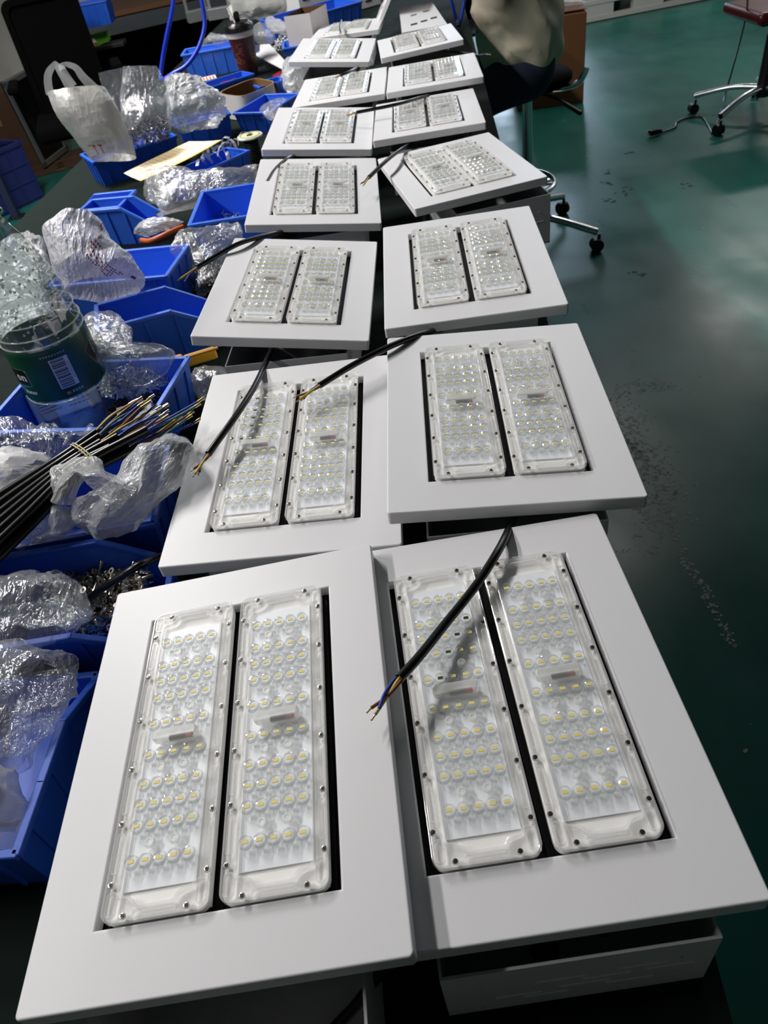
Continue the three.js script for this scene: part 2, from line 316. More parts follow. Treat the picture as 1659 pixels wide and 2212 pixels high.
LIGHT_POSES.forEach(([x, z, turn, dy, sx, sz, label], i) => {
  const o = (i < 6 ? nearLight : farLight).clone();
  o.name = numbered('canopy_light'); scene.add(o);
  tag(posed(o, x, PLANE + dy, z, turn, sx, sz), label, 'canopy light', LIGHT_GROUP);
});

// ---------------------------------------------------------------- driver housings under the lights
const HW = 0.152, HL = 0.195, HH = 0.0805;
const slotRow = (n, w, x0, x1, y0, y1) => Array.from({ length: n }, (_, i) => [x0 + (x1 - x0) * ((i * 0.37) % 1), y0 + (y1 - y0) * (i / n), w]);
const housingGeo = (() => {
  const t = 0.0016, g = [box(HW, t, HL, 0, t / 2, 0)];
  for (const k of [-1, 1]) g.push(box(t, HH, HL, k * (HW - t) / 2, HH / 2, 0), box(HW - 2 * t, HH, t, 0, HH / 2, k * (HL - t) / 2));
  return join(g);
})();
const louverGeo = (() => { const g = []; for (const [x, y, w] of [[-0.034, 0.024, 0.026], [-0.018, 0.018, 0.024], [0.004, 0.028, 0.028], [-0.010, 0.042, 0.027], [0.016, 0.036, 0.026], [0.036, 0.045, 0.028], [0.030, 0.022, 0.026], [0.052, 0.037, 0.026]]) g.push(new THREE.CapsuleGeometry(0.0007, w, 2, 6).rotateZ(Math.PI / 2).translate(x, y, 0)); return join(g); })();
const rivetGeo = cyl(0.0012, 0.0012, 0.0008, 0, 0, 0, 10).rotateX(Math.PI / 2);
function makeHousing(label, pos, turn, hs, group) {
  const t = thing('driver_housing', label, 'housing box', pos, turn, group);
  put('shell', housingGeo, M.powderBox, t).scale.y = hs;
  for (const k of [1, -1]) put('louver_slots', louverGeo, M.slotEdge, t).position.set(0, 0, k * HL / 2);
  for (const [x, y] of [[-0.055, 0.052], [-0.055, 0.012], [0.057, 0.055], [0.057, 0.014]]) put('rivet', rivetGeo, M.powderBox, t).position.set(x, y * hs, HL / 2 + 0.0004);
  put('driver', rbox(0.1, 0.03, 0.045, 0.004, 0, 0.0185, -0.03), std(0xb9bbbd, 0.4, 0.5), t);
  return t;
}
const HOUSINGS = [    // index of the light that rests on it, shift across, shift along, height scale, label
  [0, 0.0, 0.075, 0.97, 'white slotted housing box in the dark under the near left canopy light'],
  [1, 0, 0, 0.8, 'open white housing box with louvre slots, below the near right canopy light'],
  [2, 0.004, 0.035, 0.9, 'white housing box under the canopy light crossed by two cables'],
  [3, 0.0, 0.05, 0.98, 'white housing box under the second light of the right-hand row'],
  [4, 0.0, 0.05, 0.92, 'white housing box under the light behind the yellow knife handle'],
  [5, 0.0, 0.02, 1.0, 'white housing box under the third light of the right-hand row'],
  [6, 0.0, 0.04, 0.92, 'white housing box under the fourth light of the left-hand row'],
  [7, 0.035, 0.05, 0.96, 'white housing box under the canopy light that is turned askew'],
  [8, 0.0, 0.03, 0.92, 'white housing box under the light next to the wire spool'],
  [9, 0.0, 0.05, 1.0, 'white housing box under the light behind the askew one'],
  [10, 0.0, 0.05, 0.98, 'white housing box under the sixth light of the left-hand row'],
  [11, 0.0, 0.03, 1.0, 'white housing box under the light beside the seated person'],
  [12, 0.0, 0.06, 1.0, 'white housing box under the light beside the small bin of screws'],
  [13, 0.0, 0.05, 1.02, 'white housing box under the last light of the right-hand row'],
  [14, 0.0, 0.05, 0.8, 'white housing box under the farthest flat canopy light'],
];
for (const [i, sx, sz, hs, label] of HOUSINGS) {
  const [x, z, turn] = LIGHT_POSES[i], c = Math.cos(turn), s = Math.sin(turn);
  if (i === 1) { const a = V([-0.0163, 0.8195, -0.1224]), b = V([0.1334, 0.8195, -0.1178]), m = a.clone().add(b).multiplyScalar(0.5), tn = Math.atan2(a.z - b.z, b.x - a.x); makeHousing(label, [m.x - Math.sin(tn) * HL / 2, 0.75, m.z - Math.cos(tn) * HL / 2], tn, 0.867, 'white housings'); const hb = scene.getObjectByName('driver_housing_001'); for (const [q, mm] of [[0, std(0x5a1a14, 0.4)], [0.006, std(0x3c1410, 0.4)]]) put('inner_wire', tube([[0.012 + q, 0.06, -0.02], [0.014 + q, 0.045, 0.045], [0.020 + q * 0.4, 0.03, 0.075], [0.024, 0.022, 0.07], [0.02, 0.018, 0.05]], 0.0022, 24, 8), mm, hb); put('cable_gland', cyl(0.008, 0.009, 0.006, -0.012, 0.0046, 0.07, 20), M.black, hb); continue; }
  makeHousing(label, [x + c * sx + s * sz, 0.75, z - s * sx + c * sz], turn, hs, 'white housings');
}

// ---------------------------------------------------------------- power cables with stripped ends
function cable(label, pts, wires, r = 0.0034) {
  const t = thing('power_cable', label, 'cable', pts[0]);
  const o = V(pts[0]), loc = (p) => V(p).sub(o);
  put('sheath', tube(pts.map(loc), r, 48, 12), M.rubber, t);
  const end = loc(pts[pts.length - 1]), before = loc(pts[pts.length - 2]), dir = end.clone().sub(before).normalize();
  wires.forEach((w, i) => {
    const tip = loc(w), side = new THREE.Vector3(-dir.z, 0, dir.x).multiplyScalar((i - (wires.length - 1) / 2) * r * 0.75);
    const a = end.clone().addScaledVector(dir, -0.006).add(side.clone().multiplyScalar(0.5)), b = end.clone().lerp(tip, 0.5).add(side), c = end.clone().lerp(tip, 0.86);
    put('wire', tube([a, end.clone().add(side.clone().multiplyScalar(0.8)), b, c], r * 0.36, 12, 8), [M.brownWire, M.yellowWire, M.blueWire][i], t);
    put('strand', tube([c, tip], r * 0.2, 3, 6), M.copper, t);
  });
  return t;
}
cable('black cable lying across the near right canopy light, brown, yellow and blue wires bared', [[0.1163, 0.812, -0.4751], [0.1013, 0.838, -0.4324], [0.081, 0.8555, -0.3901], [0.0574, 0.858, -0.3587], [0.027, 0.86, -0.3255], [0.0031, 0.866, -0.2964], [-0.0105, 0.868, -0.2827]], [[-0.0342, 0.869, -0.2613], [-0.0319, 0.869, -0.2554], [-0.0283, 0.872, -0.2577]]);
cable('black cable coming from under the third left light and ending on the white margin', [[-0.1007, 0.81, -0.8614], [-0.1024, 0.83, -0.8012], [-0.113, 0.856, -0.6925], [-0.1315, 0.862, -0.6308], [-0.1466, 0.862, -0.5974], [-0.1552, 0.861, -0.5804]], [[-0.1708, 0.86, -0.5597], [-0.1676, 0.862, -0.5479], [-0.1636, 0.86, -0.552]], 0.0034);
cable('black cable crossing from the right-hand row over the module of the light with two cables', [[0.1152, 0.815, -0.8127], [0.0849, 0.85, -0.7508], [0.0441, 0.863, -0.7149], [-0.0047, 0.865, -0.6847], [-0.0416, 0.862, -0.6627]], [[-0.0712, 0.858, -0.655], [-0.0673, 0.86, -0.6436], [-0.0628, 0.858, -0.6469]], 0.0034);
cable('long curved black cable arching over a left-hand light corner towards a blue bin', [[-0.0552, 0.82, -1.2145], [-0.0871, 0.852, -1.129], [-0.1338, 0.872, -1.0613], [-0.1733, 0.87, -1.03], [-0.1928, 0.868, -1.015]], [[-0.2132, 0.866, -0.9919], [-0.2176, 0.868, -0.9835], [-0.2085, 0.866, -0.9809]], 0.0034);
cable('short black cable hooked over the top left corner of a left-hand light', [[-0.0361, 0.82, -1.6046], [-0.053, 0.86, -1.4601], [-0.0769, 0.862, -1.4021], [-0.0917, 0.862, -1.342]], [[-0.1068, 0.86, -1.3205], [-0.102, 0.86, -1.3084], [-0.0971, 0.86, -1.3199]], 0.0033);
cable('thin black cable in the gap left of the askew canopy light', [[0.1855, 0.83, -1.5156], [0.1545, 0.85, -1.4231], [0.1166, 0.862, -1.3357], [0.0787, 0.86, -1.2748]], [[0.0615, 0.858, -1.2556], [0.065, 0.858, -1.2444], [0.0683, 0.858, -1.2541]], 0.0033);
cable('black cable running over a light in the middle distance beside the wire spool', [[0.3174, 0.82, -1.8813], [0.2348, 0.856, -1.7177], [0.1719, 0.87, -1.6438], [0.0958, 0.868, -1.649]], [[0.0713, 0.864, -1.6616], [0.0758, 0.864, -1.6474], [0.0823, 0.866, -1.6525]], 0.0033);
cable('black cable sticking out to the right towards the pale shirt', [[0.3817, 0.82, -2.3251], [0.4001, 0.84, -2.1506], [0.4161, 0.845, -2.0823], [0.4381, 0.845, -2.05]], [[0.4629, 0.845, -2.0324], [0.4603, 0.846, -2.0406], [0.4671, 0.846, -2.0399]], 0.0034);
cable('short dark cable end draped over the far side of a light with bright reflections', [[0.1556, 0.82, -2.3246], [0.1379, 0.85, -2.131], [0.1132, 0.862, -2.0457], [0.0922, 0.862, -2.0274]], [[0.0768, 0.86, -2.0251], [0.0815, 0.86, -2.0416], [0.0832, 0.86, -2.0197]], 0.0033);
cable('small dark cable end hanging from the farthest flat light', [[0.1562, 0.86, -2.778], [0.1443, 0.862, -2.6644], [0.1396, 0.858, -2.5988]], [[0.1335, 0.856, -2.496], [0.1384, 0.856, -2.5057], [0.1296, 0.856, -2.5148]], 0.0033);
{
  const t = thing('power_cable', 'black cable dipping from under a white light into the bin of bolts', 'cable', [-0.2097, 0.81, -0.5065]);
  const o = t.position; put('sheath', tube([[-0.2088, 0.812, -0.5043], [-0.2215, 0.83, -0.4772], [-0.246, 0.82, -0.4757], [-0.2743, 0.8, -0.4832], [-0.2923, 0.785, -0.4881]].map((p) => V(p).sub(o)), 0.0036, 40, 12), M.rubber, t);
  const t2 = thing('power_cable', 'black cable hanging in the dark below the near left light', 'cable', [-0.0425, 0.8, -0.141]);
  const o2 = t2.position; put('sheath', tube([[-0.0425, 0.8, -0.141], [-0.0537, 0.79, -0.1385], [-0.0692, 0.775, -0.1308], [-0.0824, 0.765, -0.1254], [-0.0956, 0.757, -0.1182]].map((p) => V(p).sub(o2)), 0.0034, 40, 12), M.rubber, t2);
}

// ---------------------------------------------------------------- blue parts bins
// A bin's local x runs from its back to its front; hop > 0 cuts the front down like a picking bin.
function binGeometry(L, W, H, hop, tp) {
  const t = 0.0028, n = 9, G = { shell: [], rim: [], rib: [] };
  const top = (u) => (hop && u > 0.6 ? H * (1 - hop * Math.min(1, (u - 0.6) / 0.36)) : H);
  const wall = (p, q, hp, hq, nx, nz, steps, out, inn) => {};
  const pos = [], quad = (a, b, c, d) => pos.push(...a, ...b, ...c, ...a, ...c, ...d);
  const us = hop ? [0, 0.3, 0.6, 0.78, 0.96, 1] : [0, 0.5, 1];
  const X = (u, y) => (-L / 2 + tp * (1 - y / H)) + u * (L - 2 * tp * (1 - y / H)), Z = (s, y) => s * (W / 2 - tp * (1 - y / H));
  for (const s of [-1, 1]) for (let i = 0; i < us.length - 1; i++) {
    const a = us[i], b = us[i + 1], ha = top(a), hb = top(b);
    for (const [off, fl] of [[0, s < 0], [-t, s > 0]]) {
      const P = [[X(a, 0), 0, Z(s, 0) + s * off], [X(b, 0), 0, Z(s, 0) + s * off], [X(b, hb), hb, Z(s, hb) + s * off], [X(a, ha), ha, Z(s, ha) + s * off]];
      fl ? quad(P[1], P[0], P[3], P[2]) : quad(P[0], P[1], P[2], P[3]);
    }
  }
  for (const u of [0, 1]) {
    const h = u ? top(1) : H, k = u ? 1 : -1;
    for (const [off, fl] of [[0, u === 0], [-t, u === 1]]) {
      const P = [[X(u, 0) + k * off, 0, Z(1, 0)], [X(u, 0) + k * off, 0, Z(-1, 0)], [X(u, h) + k * off, h, Z(-1, h)], [X(u, h) + k * off, h, Z(1, h)]];
      fl ? quad(P[1], P[0], P[3], P[2]) : quad(P[0], P[1], P[2], P[3]);
    }
  }
  quad([X(0, 0), t, Z(1, 0)], [X(1, 0), t, Z(1, 0)], [X(1, 0), t, Z(-1, 0)], [X(0, 0), t, Z(-1, 0)]);
  quad([X(0, 0), 0, Z(-1, 0)], [X(1, 0), 0, Z(-1, 0)], [X(1, 0), 0, Z(1, 0)], [X(0, 0), 0, Z(1, 0)]);
  const shell = new THREE.BufferGeometry(); shell.setAttribute('position', new THREE.BufferAttribute(new Float32Array(pos), 3)); shell.computeVertexNormals();
  // the rim: a flat lip with rounded edges along the top
  const rimPts = [];
  for (const u of us) rimPts.push([X(u, top(u)), top(u), Z(-1, top(u))]);
  for (const u of us.slice().reverse()) rimPts.push([X(u, top(u)), top(u), Z(1, top(u))]);
  const seg = [];
  for (let i = 0; i < rimPts.length; i++) {
    const a = V(rimPts[i]), b = V(rimPts[(i + 1) % rimPts.length]), d = b.clone().sub(a), l = d.length(); if (l < 1e-4) continue;
    const g = new RoundedBoxGeometry(l + 0.004, 0.006, 0.0072, 2, 0.0016);
    const m = new THREE.Matrix4(), x = d.normalize(), z = new THREE.Vector3().crossVectors(x, new THREE.Vector3(0, 1, 0)).normalize(), y = new THREE.Vector3().crossVectors(z, x);
    m.makeBasis(x, y, z).setPosition(a.add(b).multiplyScalar(0.5).addScaledVector(y, -0.002)); g.applyMatrix4(m); seg.push(g);
  }
  const ribs = [];
  const rib = (a, b) => { const p = V(a), q = V(b), d = q.clone().sub(p), g = box(0.0032, d.length(), 0.0032); const m = new THREE.Matrix4().makeRotationFromQuaternion(new THREE.Quaternion().setFromUnitVectors(new THREE.Vector3(0, 1, 0), d.clone().normalize())).setPosition(p.add(q).multiplyScalar(0.5)); g.applyMatrix4(m); ribs.push(g); };
  const nu = Math.max(2, Math.round(L / 0.04));
  for (const s of [-1, 1]) for (let i = 1; i <= nu; i++) { const u = (i - 0.5) / nu, h = top(u) - 0.004; rib([X(u, 0), 0.001, Z(s, 0) + s * 0.0008], [X(u, h), h, Z(s, h) + s * 0.0008]); }
  const nw = Math.max(2, Math.round(W / 0.04));
  for (const u of [0, 1]) for (let i = 1; i <= nw; i++) { const s = ((i - 0.5) / nw) * 2 - 1, k = u ? 1 : -1, h = (u ? top(1) : H) - 0.004; rib([X(u, 0) + k * 0.0008, 0.001, s * Z(1, 0)], [X(u, h) + k * 0.0008, h, s * Z(1, h)]); }
  return { shell, rim: join(seg), ribs };
}
const binMats = [0, 1, 2].map((k) => std([0x2860d0, 0x356fe0, 0x2053bc][k], 0.36, 0, { bumpMap: withRepeat(grainTex, 6, 6), bumpScale: 0.00003 }));
// o: a point on the top edge; it stands at share a of the length, on the left (-1) or right (1) edge seen from the back; from -> o gives the direction back to front
function bin(label, o, a, s, from, to, L, W, H = 0.068, hop = 0, mat = 0, y0 = 0.75) {
  const f = new THREE.Vector2(to[0] - from[0], to[2] - from[2]).normalize(), right = new THREE.Vector2(-f.y, f.x);
  const cx = o[0] + f.x * L * (0.5 - a) - right.x * s * W / 2, cz = o[2] + f.y * L * (0.5 - a) - right.y * s * W / 2;
  const t = thing('parts_bin', label, 'storage bin', [cx, y0, cz], Math.atan2(-f.y, f.x), 'blue plastic parts bins');
  const g = binGeometry(L, W, H, hop, Math.min(0.008, W * 0.08));
  put('shell', g.shell, binMats[mat], t); put('rim', g.rim, binMats[mat], t);
  for (const r of g.ribs) put('rib', r, binMats[mat], t);
  return t;
}
const BIN = {};
BIN.b15 = bin('blue bin at the near left edge, heaped with clear film, beside the near left light', [-0.2796, 0.815, -0.2405], 0, 1, [-0.2796, 0.815, -0.2405], [-0.2643, 0.815, -0.3727], 0.165, 0.13, 0.066, 0.45, 2);
BIN.b14 = bin('blue picking bin full of loose hex socket bolts', [-0.2751, 0.82, -0.5359], 0.6, -1, [-0.3676, 0.82, -0.5384], [-0.2751, 0.82, -0.5359], 0.17, 0.115, 0.068, 0.5, 2);
BIN.b13 = bin('blue bin buried under the cable bundle and crumpled bags', [-0.2241, 0.812, -0.556], 1, 1, [-0.3492, 0.812, -0.5582], [-0.2241, 0.812, -0.556], 0.24, 0.125, 0.06, 0, 2);
BIN.b12 = bin('blue bin holding the big water bottle, nuts and label rolls', [-0.2107, 0.818, -0.8632], 1, 1, [-0.2499, 0.818, -0.721], [-0.2107, 0.818, -0.8632], 0.15, 0.215, 0.066, 0, 1);
BIN.b11 = bin('empty blue picking bin with its low front towards the yellow knife', [-0.2544, 0.828, -1.0702], 0.62, -1, [-0.376, 0.828, -1.0473], [-0.2544, 0.828, -1.0702], 0.17, 0.085, 0.077, 0.5, 1);
BIN.b9 = bin('blue bin holding a white printed plastic bag', [-0.2374, 0.82, -1.2392], 1, 1, [-0.2717, 0.82, -1.095], [-0.2374, 0.82, -1.2392], 0.115, 0.2, 0.07, 0, 1);
BIN.b8 = bin('blue bin with a small heap of bright screws, behind the arching cable', [-0.2278, 0.822, -1.4943], 1, -1, [-0.2433, 0.822, -1.3156], [-0.2278, 0.822, -1.4943], 0.165, 0.13, 0.07, 0, 1);
BIN.b7 = bin('empty blue picking bin at the table edge, low front to the left', [-0.4634, 0.82, -1.6142], 0.62, 1, [-0.3494, 0.82, -1.5845], [-0.4634, 0.82, -1.6142], 0.15, 0.085, 0.068, 0.5, 1);
BIN.b7b = bin('empty blue picking bin right behind the white printed plastic bag', [-0.3834, 0.822, -1.4831], 0.62, 1, [-0.4497, 0.822, -1.5029], [-0.3834, 0.822, -1.4831], 0.15, 0.06, 0.072, 0.5, 1);
BIN.b6 = bin('blue bin of clear plastic clips under a yellow label sheet', [-0.1469, 0.8, -1.7849], 1, 1, [-0.2578, 0.8, -1.681], [-0.1469, 0.8, -1.7849], 0.19, 0.075, 0.05, 0, 0);
BIN.b5 = bin('blue bin holding the carrier bag with red letters and a bag of screws', [-0.3259, 0.81, -1.9839], 1, 1, [-0.5168, 0.81, -1.8874], [-0.3259, 0.81, -1.9839], 0.21, 0.10, 0.06, 0, 0);
BIN.b4 = bin('blue bin filled with clear bubble film, behind the yellow label sheet', [-0.1995, 0.8, -2.1215], 1, 1, [-0.3222, 0.8, -2.0958], [-0.1995, 0.8, -2.1215], 0.135, 0.085, 0.055, 0, 0);
BIN.b3 = bin('blue bin with a scrap of film, behind the wire spool', [-0.1902, 0.8, -2.1333], 0, -1, [-0.1902, 0.8, -2.1333], [-0.1183, 0.8, -2.2516], 0.16, 0.11, 0.052, 0, 0);
BIN.b2 = bin('shallow blue bin with red wires in front of the coffee cup', [-0.1998, 0.785, -2.7136], 0.9, -1, [-0.3128, 0.785, -2.6503], [-0.1998, 0.785, -2.7136], 0.17, 0.08, 0.035, 0, 0);
BIN.b1 = bin('pale blue ribbed bin inside the loop of blue hose', [-0.3848, 0.825, -2.9385], 0, 1, [-0.3848, 0.825, -2.9385], [-0.2145, 0.825, -2.928], 0.24, 0.1, 0.075, 0, 1);
BIN.b0 = bin('small blue bin behind the open paper-wrapped carton', [-0.044, 0.8, -2.4146], 1, 1, [-0.1236, 0.8, -2.3808], [-0.044, 0.8, -2.4146], 0.085, 0.06, 0.05, 0, 0);
BIN.by = bin('blue bin heaped with pale screws beside a canopy light', [-0.0408, 0.81, -2.9921], 0, -1, [-0.0408, 0.81, -2.9921], [0.0562, 0.81, -2.9892], 0.16, 0.12, 0.05, 0, 1);
BIN.bx = bin('wide blue bin with a white carton standing in it', [-0.1172, 0.83, -3.3702], 0, -1, [-0.1172, 0.83, -3.3702], [0.0289, 0.83, -3.4473], 0.34, 0.2, 0.075, 0, 0);

// ---------------------------------------------------------------- plastic film and bags
const cr = (a, b, c, d, t) => { const t2 = t * t, t3 = t2 * t; return 0.5 * (2 * b + (c - a) * t + (2 * a - 5 * b + 4 * c - d) * t2 + (3 * b - a - 3 * c + d) * t3); };
const crV = (P, t) => { const n = P.length - 1, x = Math.min(Math.max(t, 0), 1) * n, i = Math.min(Math.floor(x), n - 1), f = x - i, g = (k) => P[Math.min(Math.max(k, 0), n)]; return new THREE.Vector3(...['x', 'y', 'z'].map((k) => cr(g(i - 1)[k], g(i)[k], g(i + 1)[k], g(i + 2)[k], f))); };
const crN = (P, t) => crV(P.map((v) => new THREE.Vector3(v, 0, 0)), t).x;
const creaseDirs = (() => { reseed(404); return Array.from({ length: 9 }, (_, k) => { const v = new THREE.Vector3(rr(-1, 1), rr(-1, 1), rr(-1, 1)).normalize(); return [v.x, v.y, v.z, 0.55 * 1.32 ** k, rr(0, 6)]; }); })();
// crumpling: flat facets between long creases
const fold = (x, y, z) => { let t = 0; const w = noise.noise(x * 0.6, y * 0.6, z * 0.6) * 1.3, w2 = noise.noise(y * 0.7 + 4, z * 0.7, x * 0.7) * 1.2; creaseDirs.forEach(([a, b, c, f, o], k) => { const q = (a * x + b * y + c * z + (k % 2 ? w : w2)) * f + o, r = q - Math.floor(q); t += (Math.abs(r - 0.5) * 4 - 1) * 0.42 / f ** 0.9; }); return t * 0.55; };
function sheetGeometry(fn, nu, nv, amp, freq, seed, wrap = false) {           // fn(u, v) -> Vector3
  const P = [], pos = [], uv = [], idx = [];
  for (let j = 0; j <= nv; j++) for (let i = 0; i <= nu; i++) P.push(fn(i / nu, j / nv));
  const at = (i, j) => P[Math.min(Math.max(j, 0), nv) * (nu + 1) + (wrap ? (i + nu) % nu : Math.min(Math.max(i, 0), nu))];
  let su = 0, sv = 0;
  for (let i = 0; i < nu; i++) su += at(i, nv >> 1).distanceTo(at(i + 1, nv >> 1));
  for (let j = 0; j < nv; j++) sv += at(nu >> 1, j).distanceTo(at(nu >> 1, j + 1));
  for (let j = 0; j <= nv; j++) for (let i = 0; i <= nu; i++) {
    const p = at(i, j), n = at(i + 1, j).clone().sub(at(i - 1, j)).cross(at(i, j + 1).clone().sub(at(i, j - 1)));
    if (n.lengthSq() < 1e-14) n.set(0, 1, 0); n.normalize();
    const d = amp * 0.62 * fold(p.x * freq * 0.75 + seed, p.y * freq * 0.75, p.z * freq * 0.75 - seed);
    pos.push(p.x + n.x * d + 0.4 * amp * noise.noise(p.x * freq * 1.7, seed, p.z * freq * 1.7), p.y + n.y * d, p.z + n.z * d);
    uv.push((i / nu) * su, (j / nv) * sv);
  }
  for (let j = 0; j < nv; j++) for (let i = 0; i < nu; i++) { const a = j * (nu + 1) + i, b = a + 1, c = a + nu + 1, d = c + 1; idx.push(a, b, d, a, d, c); }
  const g = new THREE.BufferGeometry();
  g.setAttribute('position', new THREE.BufferAttribute(new Float32Array(pos), 3)); g.setAttribute('uv', new THREE.BufferAttribute(new Float32Array(uv), 2));
  g.setIndex(idx);
  const q = g.toNonIndexed(); q.computeVertexNormals();
  return toCreasedNormals(q, 0.55);
}
// an open sheet through a grid of points (rows of equal length)
const sheet = (rows, amp, freq, seed, nu = 34, nv = 34) => { const R = rows.map((r) => r.map(V)); return sheetGeometry((u, v) => crV(R.map((r) => crV(r, u)), v), nu, nv, amp, freq, seed); };
// a bag: rows of [left, right, thickness] from its bottom to its mouth; the section is a flattened loop
function sleeve(rows, amp, freq, seed, nu = 44, nv = 36) {
  const L = rows.map((r) => V(r[0])), R = rows.map((r) => V(r[1])), TH = rows.map((r) => r[2]);
  return sheetGeometry((u, v) => {
    const l = crV(L, v), r = crV(R, v), t = crN(TH, v), c = l.clone().add(r).multiplyScalar(0.5), h = r.clone().sub(l).multiplyScalar(0.5);
    const up = crV(L, Math.min(v + 0.05, 1)).sub(crV(L, Math.max(v - 0.05, 0))).add(crV(R, Math.min(v + 0.05, 1)).sub(crV(R, Math.max(v - 0.05, 0))));
    const n = h.clone().cross(up).normalize(), a = u * Math.PI * 2;
    return c.addScaledVector(h, -Math.cos(a)).addScaledVector(n, Math.sin(a) * t);
  }, nu, nv, amp, freq, seed, true);
}
function film(name, label, category, geometries, material, group) {
  const t = thing(name, label, category, [0, 0, 0], 0, group);
  const gs = Array.isArray(geometries) ? geometries : [geometries];
  const b = new THREE.Box3(); gs.forEach((g) => { g.computeBoundingBox(); b.union(g.boundingBox); });
  const o = new THREE.Vector3((b.min.x + b.max.x) / 2, b.min.y, (b.min.z + b.max.z) / 2);
  t.position.copy(o);
  gs.forEach((g, k) => put(k ? 'flap' : 'film', g.translate(-o.x, -o.y, -o.z), material, t));
  return t;
}

const FILM_GROUP = 'clear plastic film and bags among the parts bins';
{ // the big carrier bag with red letters
  const print = canvasTexture(512, 512, (c, w, h) => {
    c.fillStyle = '#ecebe6'; c.fillRect(0, 0, w, h);
    c.strokeStyle = '#b8281e'; c.fillStyle = '#b8281e'; c.lineWidth = 6;
    c.save(); c.translate(285, 385); c.rotate(0.25);
    c.beginPath(); c.moveTo(0, -40); c.lineTo(40, 40); c.stroke(); c.fillRect(-14, -46, 30, 9);
    c.beginPath(); c.moveTo(-48, -30); c.lineTo(-10, 44); c.stroke(); c.fillRect(-60, -36, 30, 9);
    c.beginPath(); c.arc(-84, -40, 16, 0.2, 2.2); c.stroke();
    c.beginPath(); c.moveTo(-8, 46); c.lineTo(50, 44); c.stroke(); c.restore();
  });
  const m = M.filmMilk.clone(); m.map = print;
  const g = sleeve([[[-0.5037, 0.8295, -1.84], [-0.4071, 0.8174, -1.84], 0.03], [[-0.5173, 0.8596, -1.85], [-0.4081, 0.8418, -1.86], 0.05], [[-0.5365, 0.9026, -1.86], [-0.4116, 0.882, -1.88], 0.05], [[-0.549, 0.9397, -1.87], [-0.4209, 0.9192, -1.89], 0.04], [[-0.5508, 0.9634, -1.88], [-0.4366, 0.9493, -1.9], 0.022]], 0.010, 13, 1.7, 60, 52);
  const uv = g.attributes.uv, p = g.attributes.position; // print runs once over the front
  g.computeBoundingBox(); const bb = g.boundingBox;
  for (let i = 0; i < uv.count; i++) uv.setXY(i, (p.getX(i) - bb.min.x) / (bb.max.x - bb.min.x), (p.getY(i) - bb.min.y) / (bb.max.y - bb.min.y));
  m.bumpMap = withRepeat(crumpleTex, 1.2, 1.2);
  const strap = (pts, w, s) => sheet(pts.map(([a, b]) => [a, b]), 0.004, 40, s, 6, 26);
  const t = film('carrier_bag', 'large milky carrier bag with red lettering and two loop handles', 'carrier bag', g, m);
  const o = t.position, handle = (pts, s) => put('handle', strap(pts, 0, s).translate(-o.x, -o.y, -o.z), M.filmMilk, t);
  handle([[[-0.5487, 0.9628, -1.86], [-0.5336, 0.9558, -1.86]], [[-0.5433, 0.986, -1.86], [-0.5279, 0.9799, -1.86]], [[-0.5325, 1.0052, -1.86], [-0.5218, 0.9956, -1.86]], [[-0.5073, 1.0192, -1.86], [-0.5095, 1.0075, -1.86]], [[-0.4995, 1.0101, -1.87], [-0.5124, 1.0035, -1.87]], [[-0.4943, 0.9872, -1.88], [-0.513, 0.9841, -1.88]], [[-0.4888, 0.9621, -1.88], [-0.5097, 0.9566, -1.88]]], 3);
  handle([[[-0.4986, 0.9658, -1.87], [-0.4814, 0.9702, -1.87]], [[-0.5077, 1.0052, -1.88], [-0.4949, 1.0023, -1.88]], [[-0.4872, 1.0105, -1.89], [-0.4909, 0.9997, -1.89]], [[-0.4701, 0.998, -1.9], [-0.4832, 0.9913, -1.9]], [[-0.459, 0.9757, -1.9], [-0.4788, 0.9727, -1.9]], [[-0.4387, 0.9442, -1.9], [-0.4634, 0.94, -1.9]]], 5);
}
// heaps of small hardware: what nobody could count is one object
function heap(name, label, category, geos, material, spots, s) {
  reseed(s);
  const list = spots.map(([x, y, z], k) => { const g = geos[k % geos.length].clone(); g.rotateX(rr(-3, 3)); g.rotateY(rr(-3, 3)); g.rotateZ(rr(-3, 3)); return g.translate(x, y, z); });
  const g = join(list); g.computeBoundingBox(); const c = g.boundingBox.getCenter(new THREE.Vector3()); c.y = g.boundingBox.min.y; g.translate(-c.x, -c.y, -c.z);
  const m = put(name, g, material, scene); m.position.copy(c); tag(m, label, category); m.userData.kind = 'stuff'; return m;
}
const smallScrew = join([cyl(0.0011, 0.0011, 0.006, 0, -0.003, 0, 6), cyl(0.0022, 0.0017, 0.0014, 0, 0.0007, 0, 7)]);
const nutGeo = new THREE.TorusGeometry(0.0034, 0.0014, 5, 10);
const bolts = (() => {
  const head = new THREE.LatheGeometry([[0.0016, 0.0015], [0.0016, 0.0055], [0.0034, 0.0055], [0.0037, 0.0051], [0.0037, 0], [0.0019, 0], [0.0019, -0.0105], [0.0014, -0.0115], [0.0001, -0.0115]].map(([r, y]) => new THREE.Vector2(r, y)), 12);
  return toCreasedNormals(join([head, cyl(0.0016, 0.0016, 0.0005, 0, 0.0017, 0, 6)]), 0.5);
})();
const scatter = (c, ex, ez, h, n, s, fn = () => 1) => { reseed(s); const out = []; for (let k = 0; k < n; k++) { const a = rr(0, 6.283), r = Math.sqrt(rnd()); out.push([c[0] + Math.cos(a) * r * ex, c[1] + h * (1 - r * r) * rr(0.2, 1), c[2] + Math.sin(a) * r * ez]); } return out; };

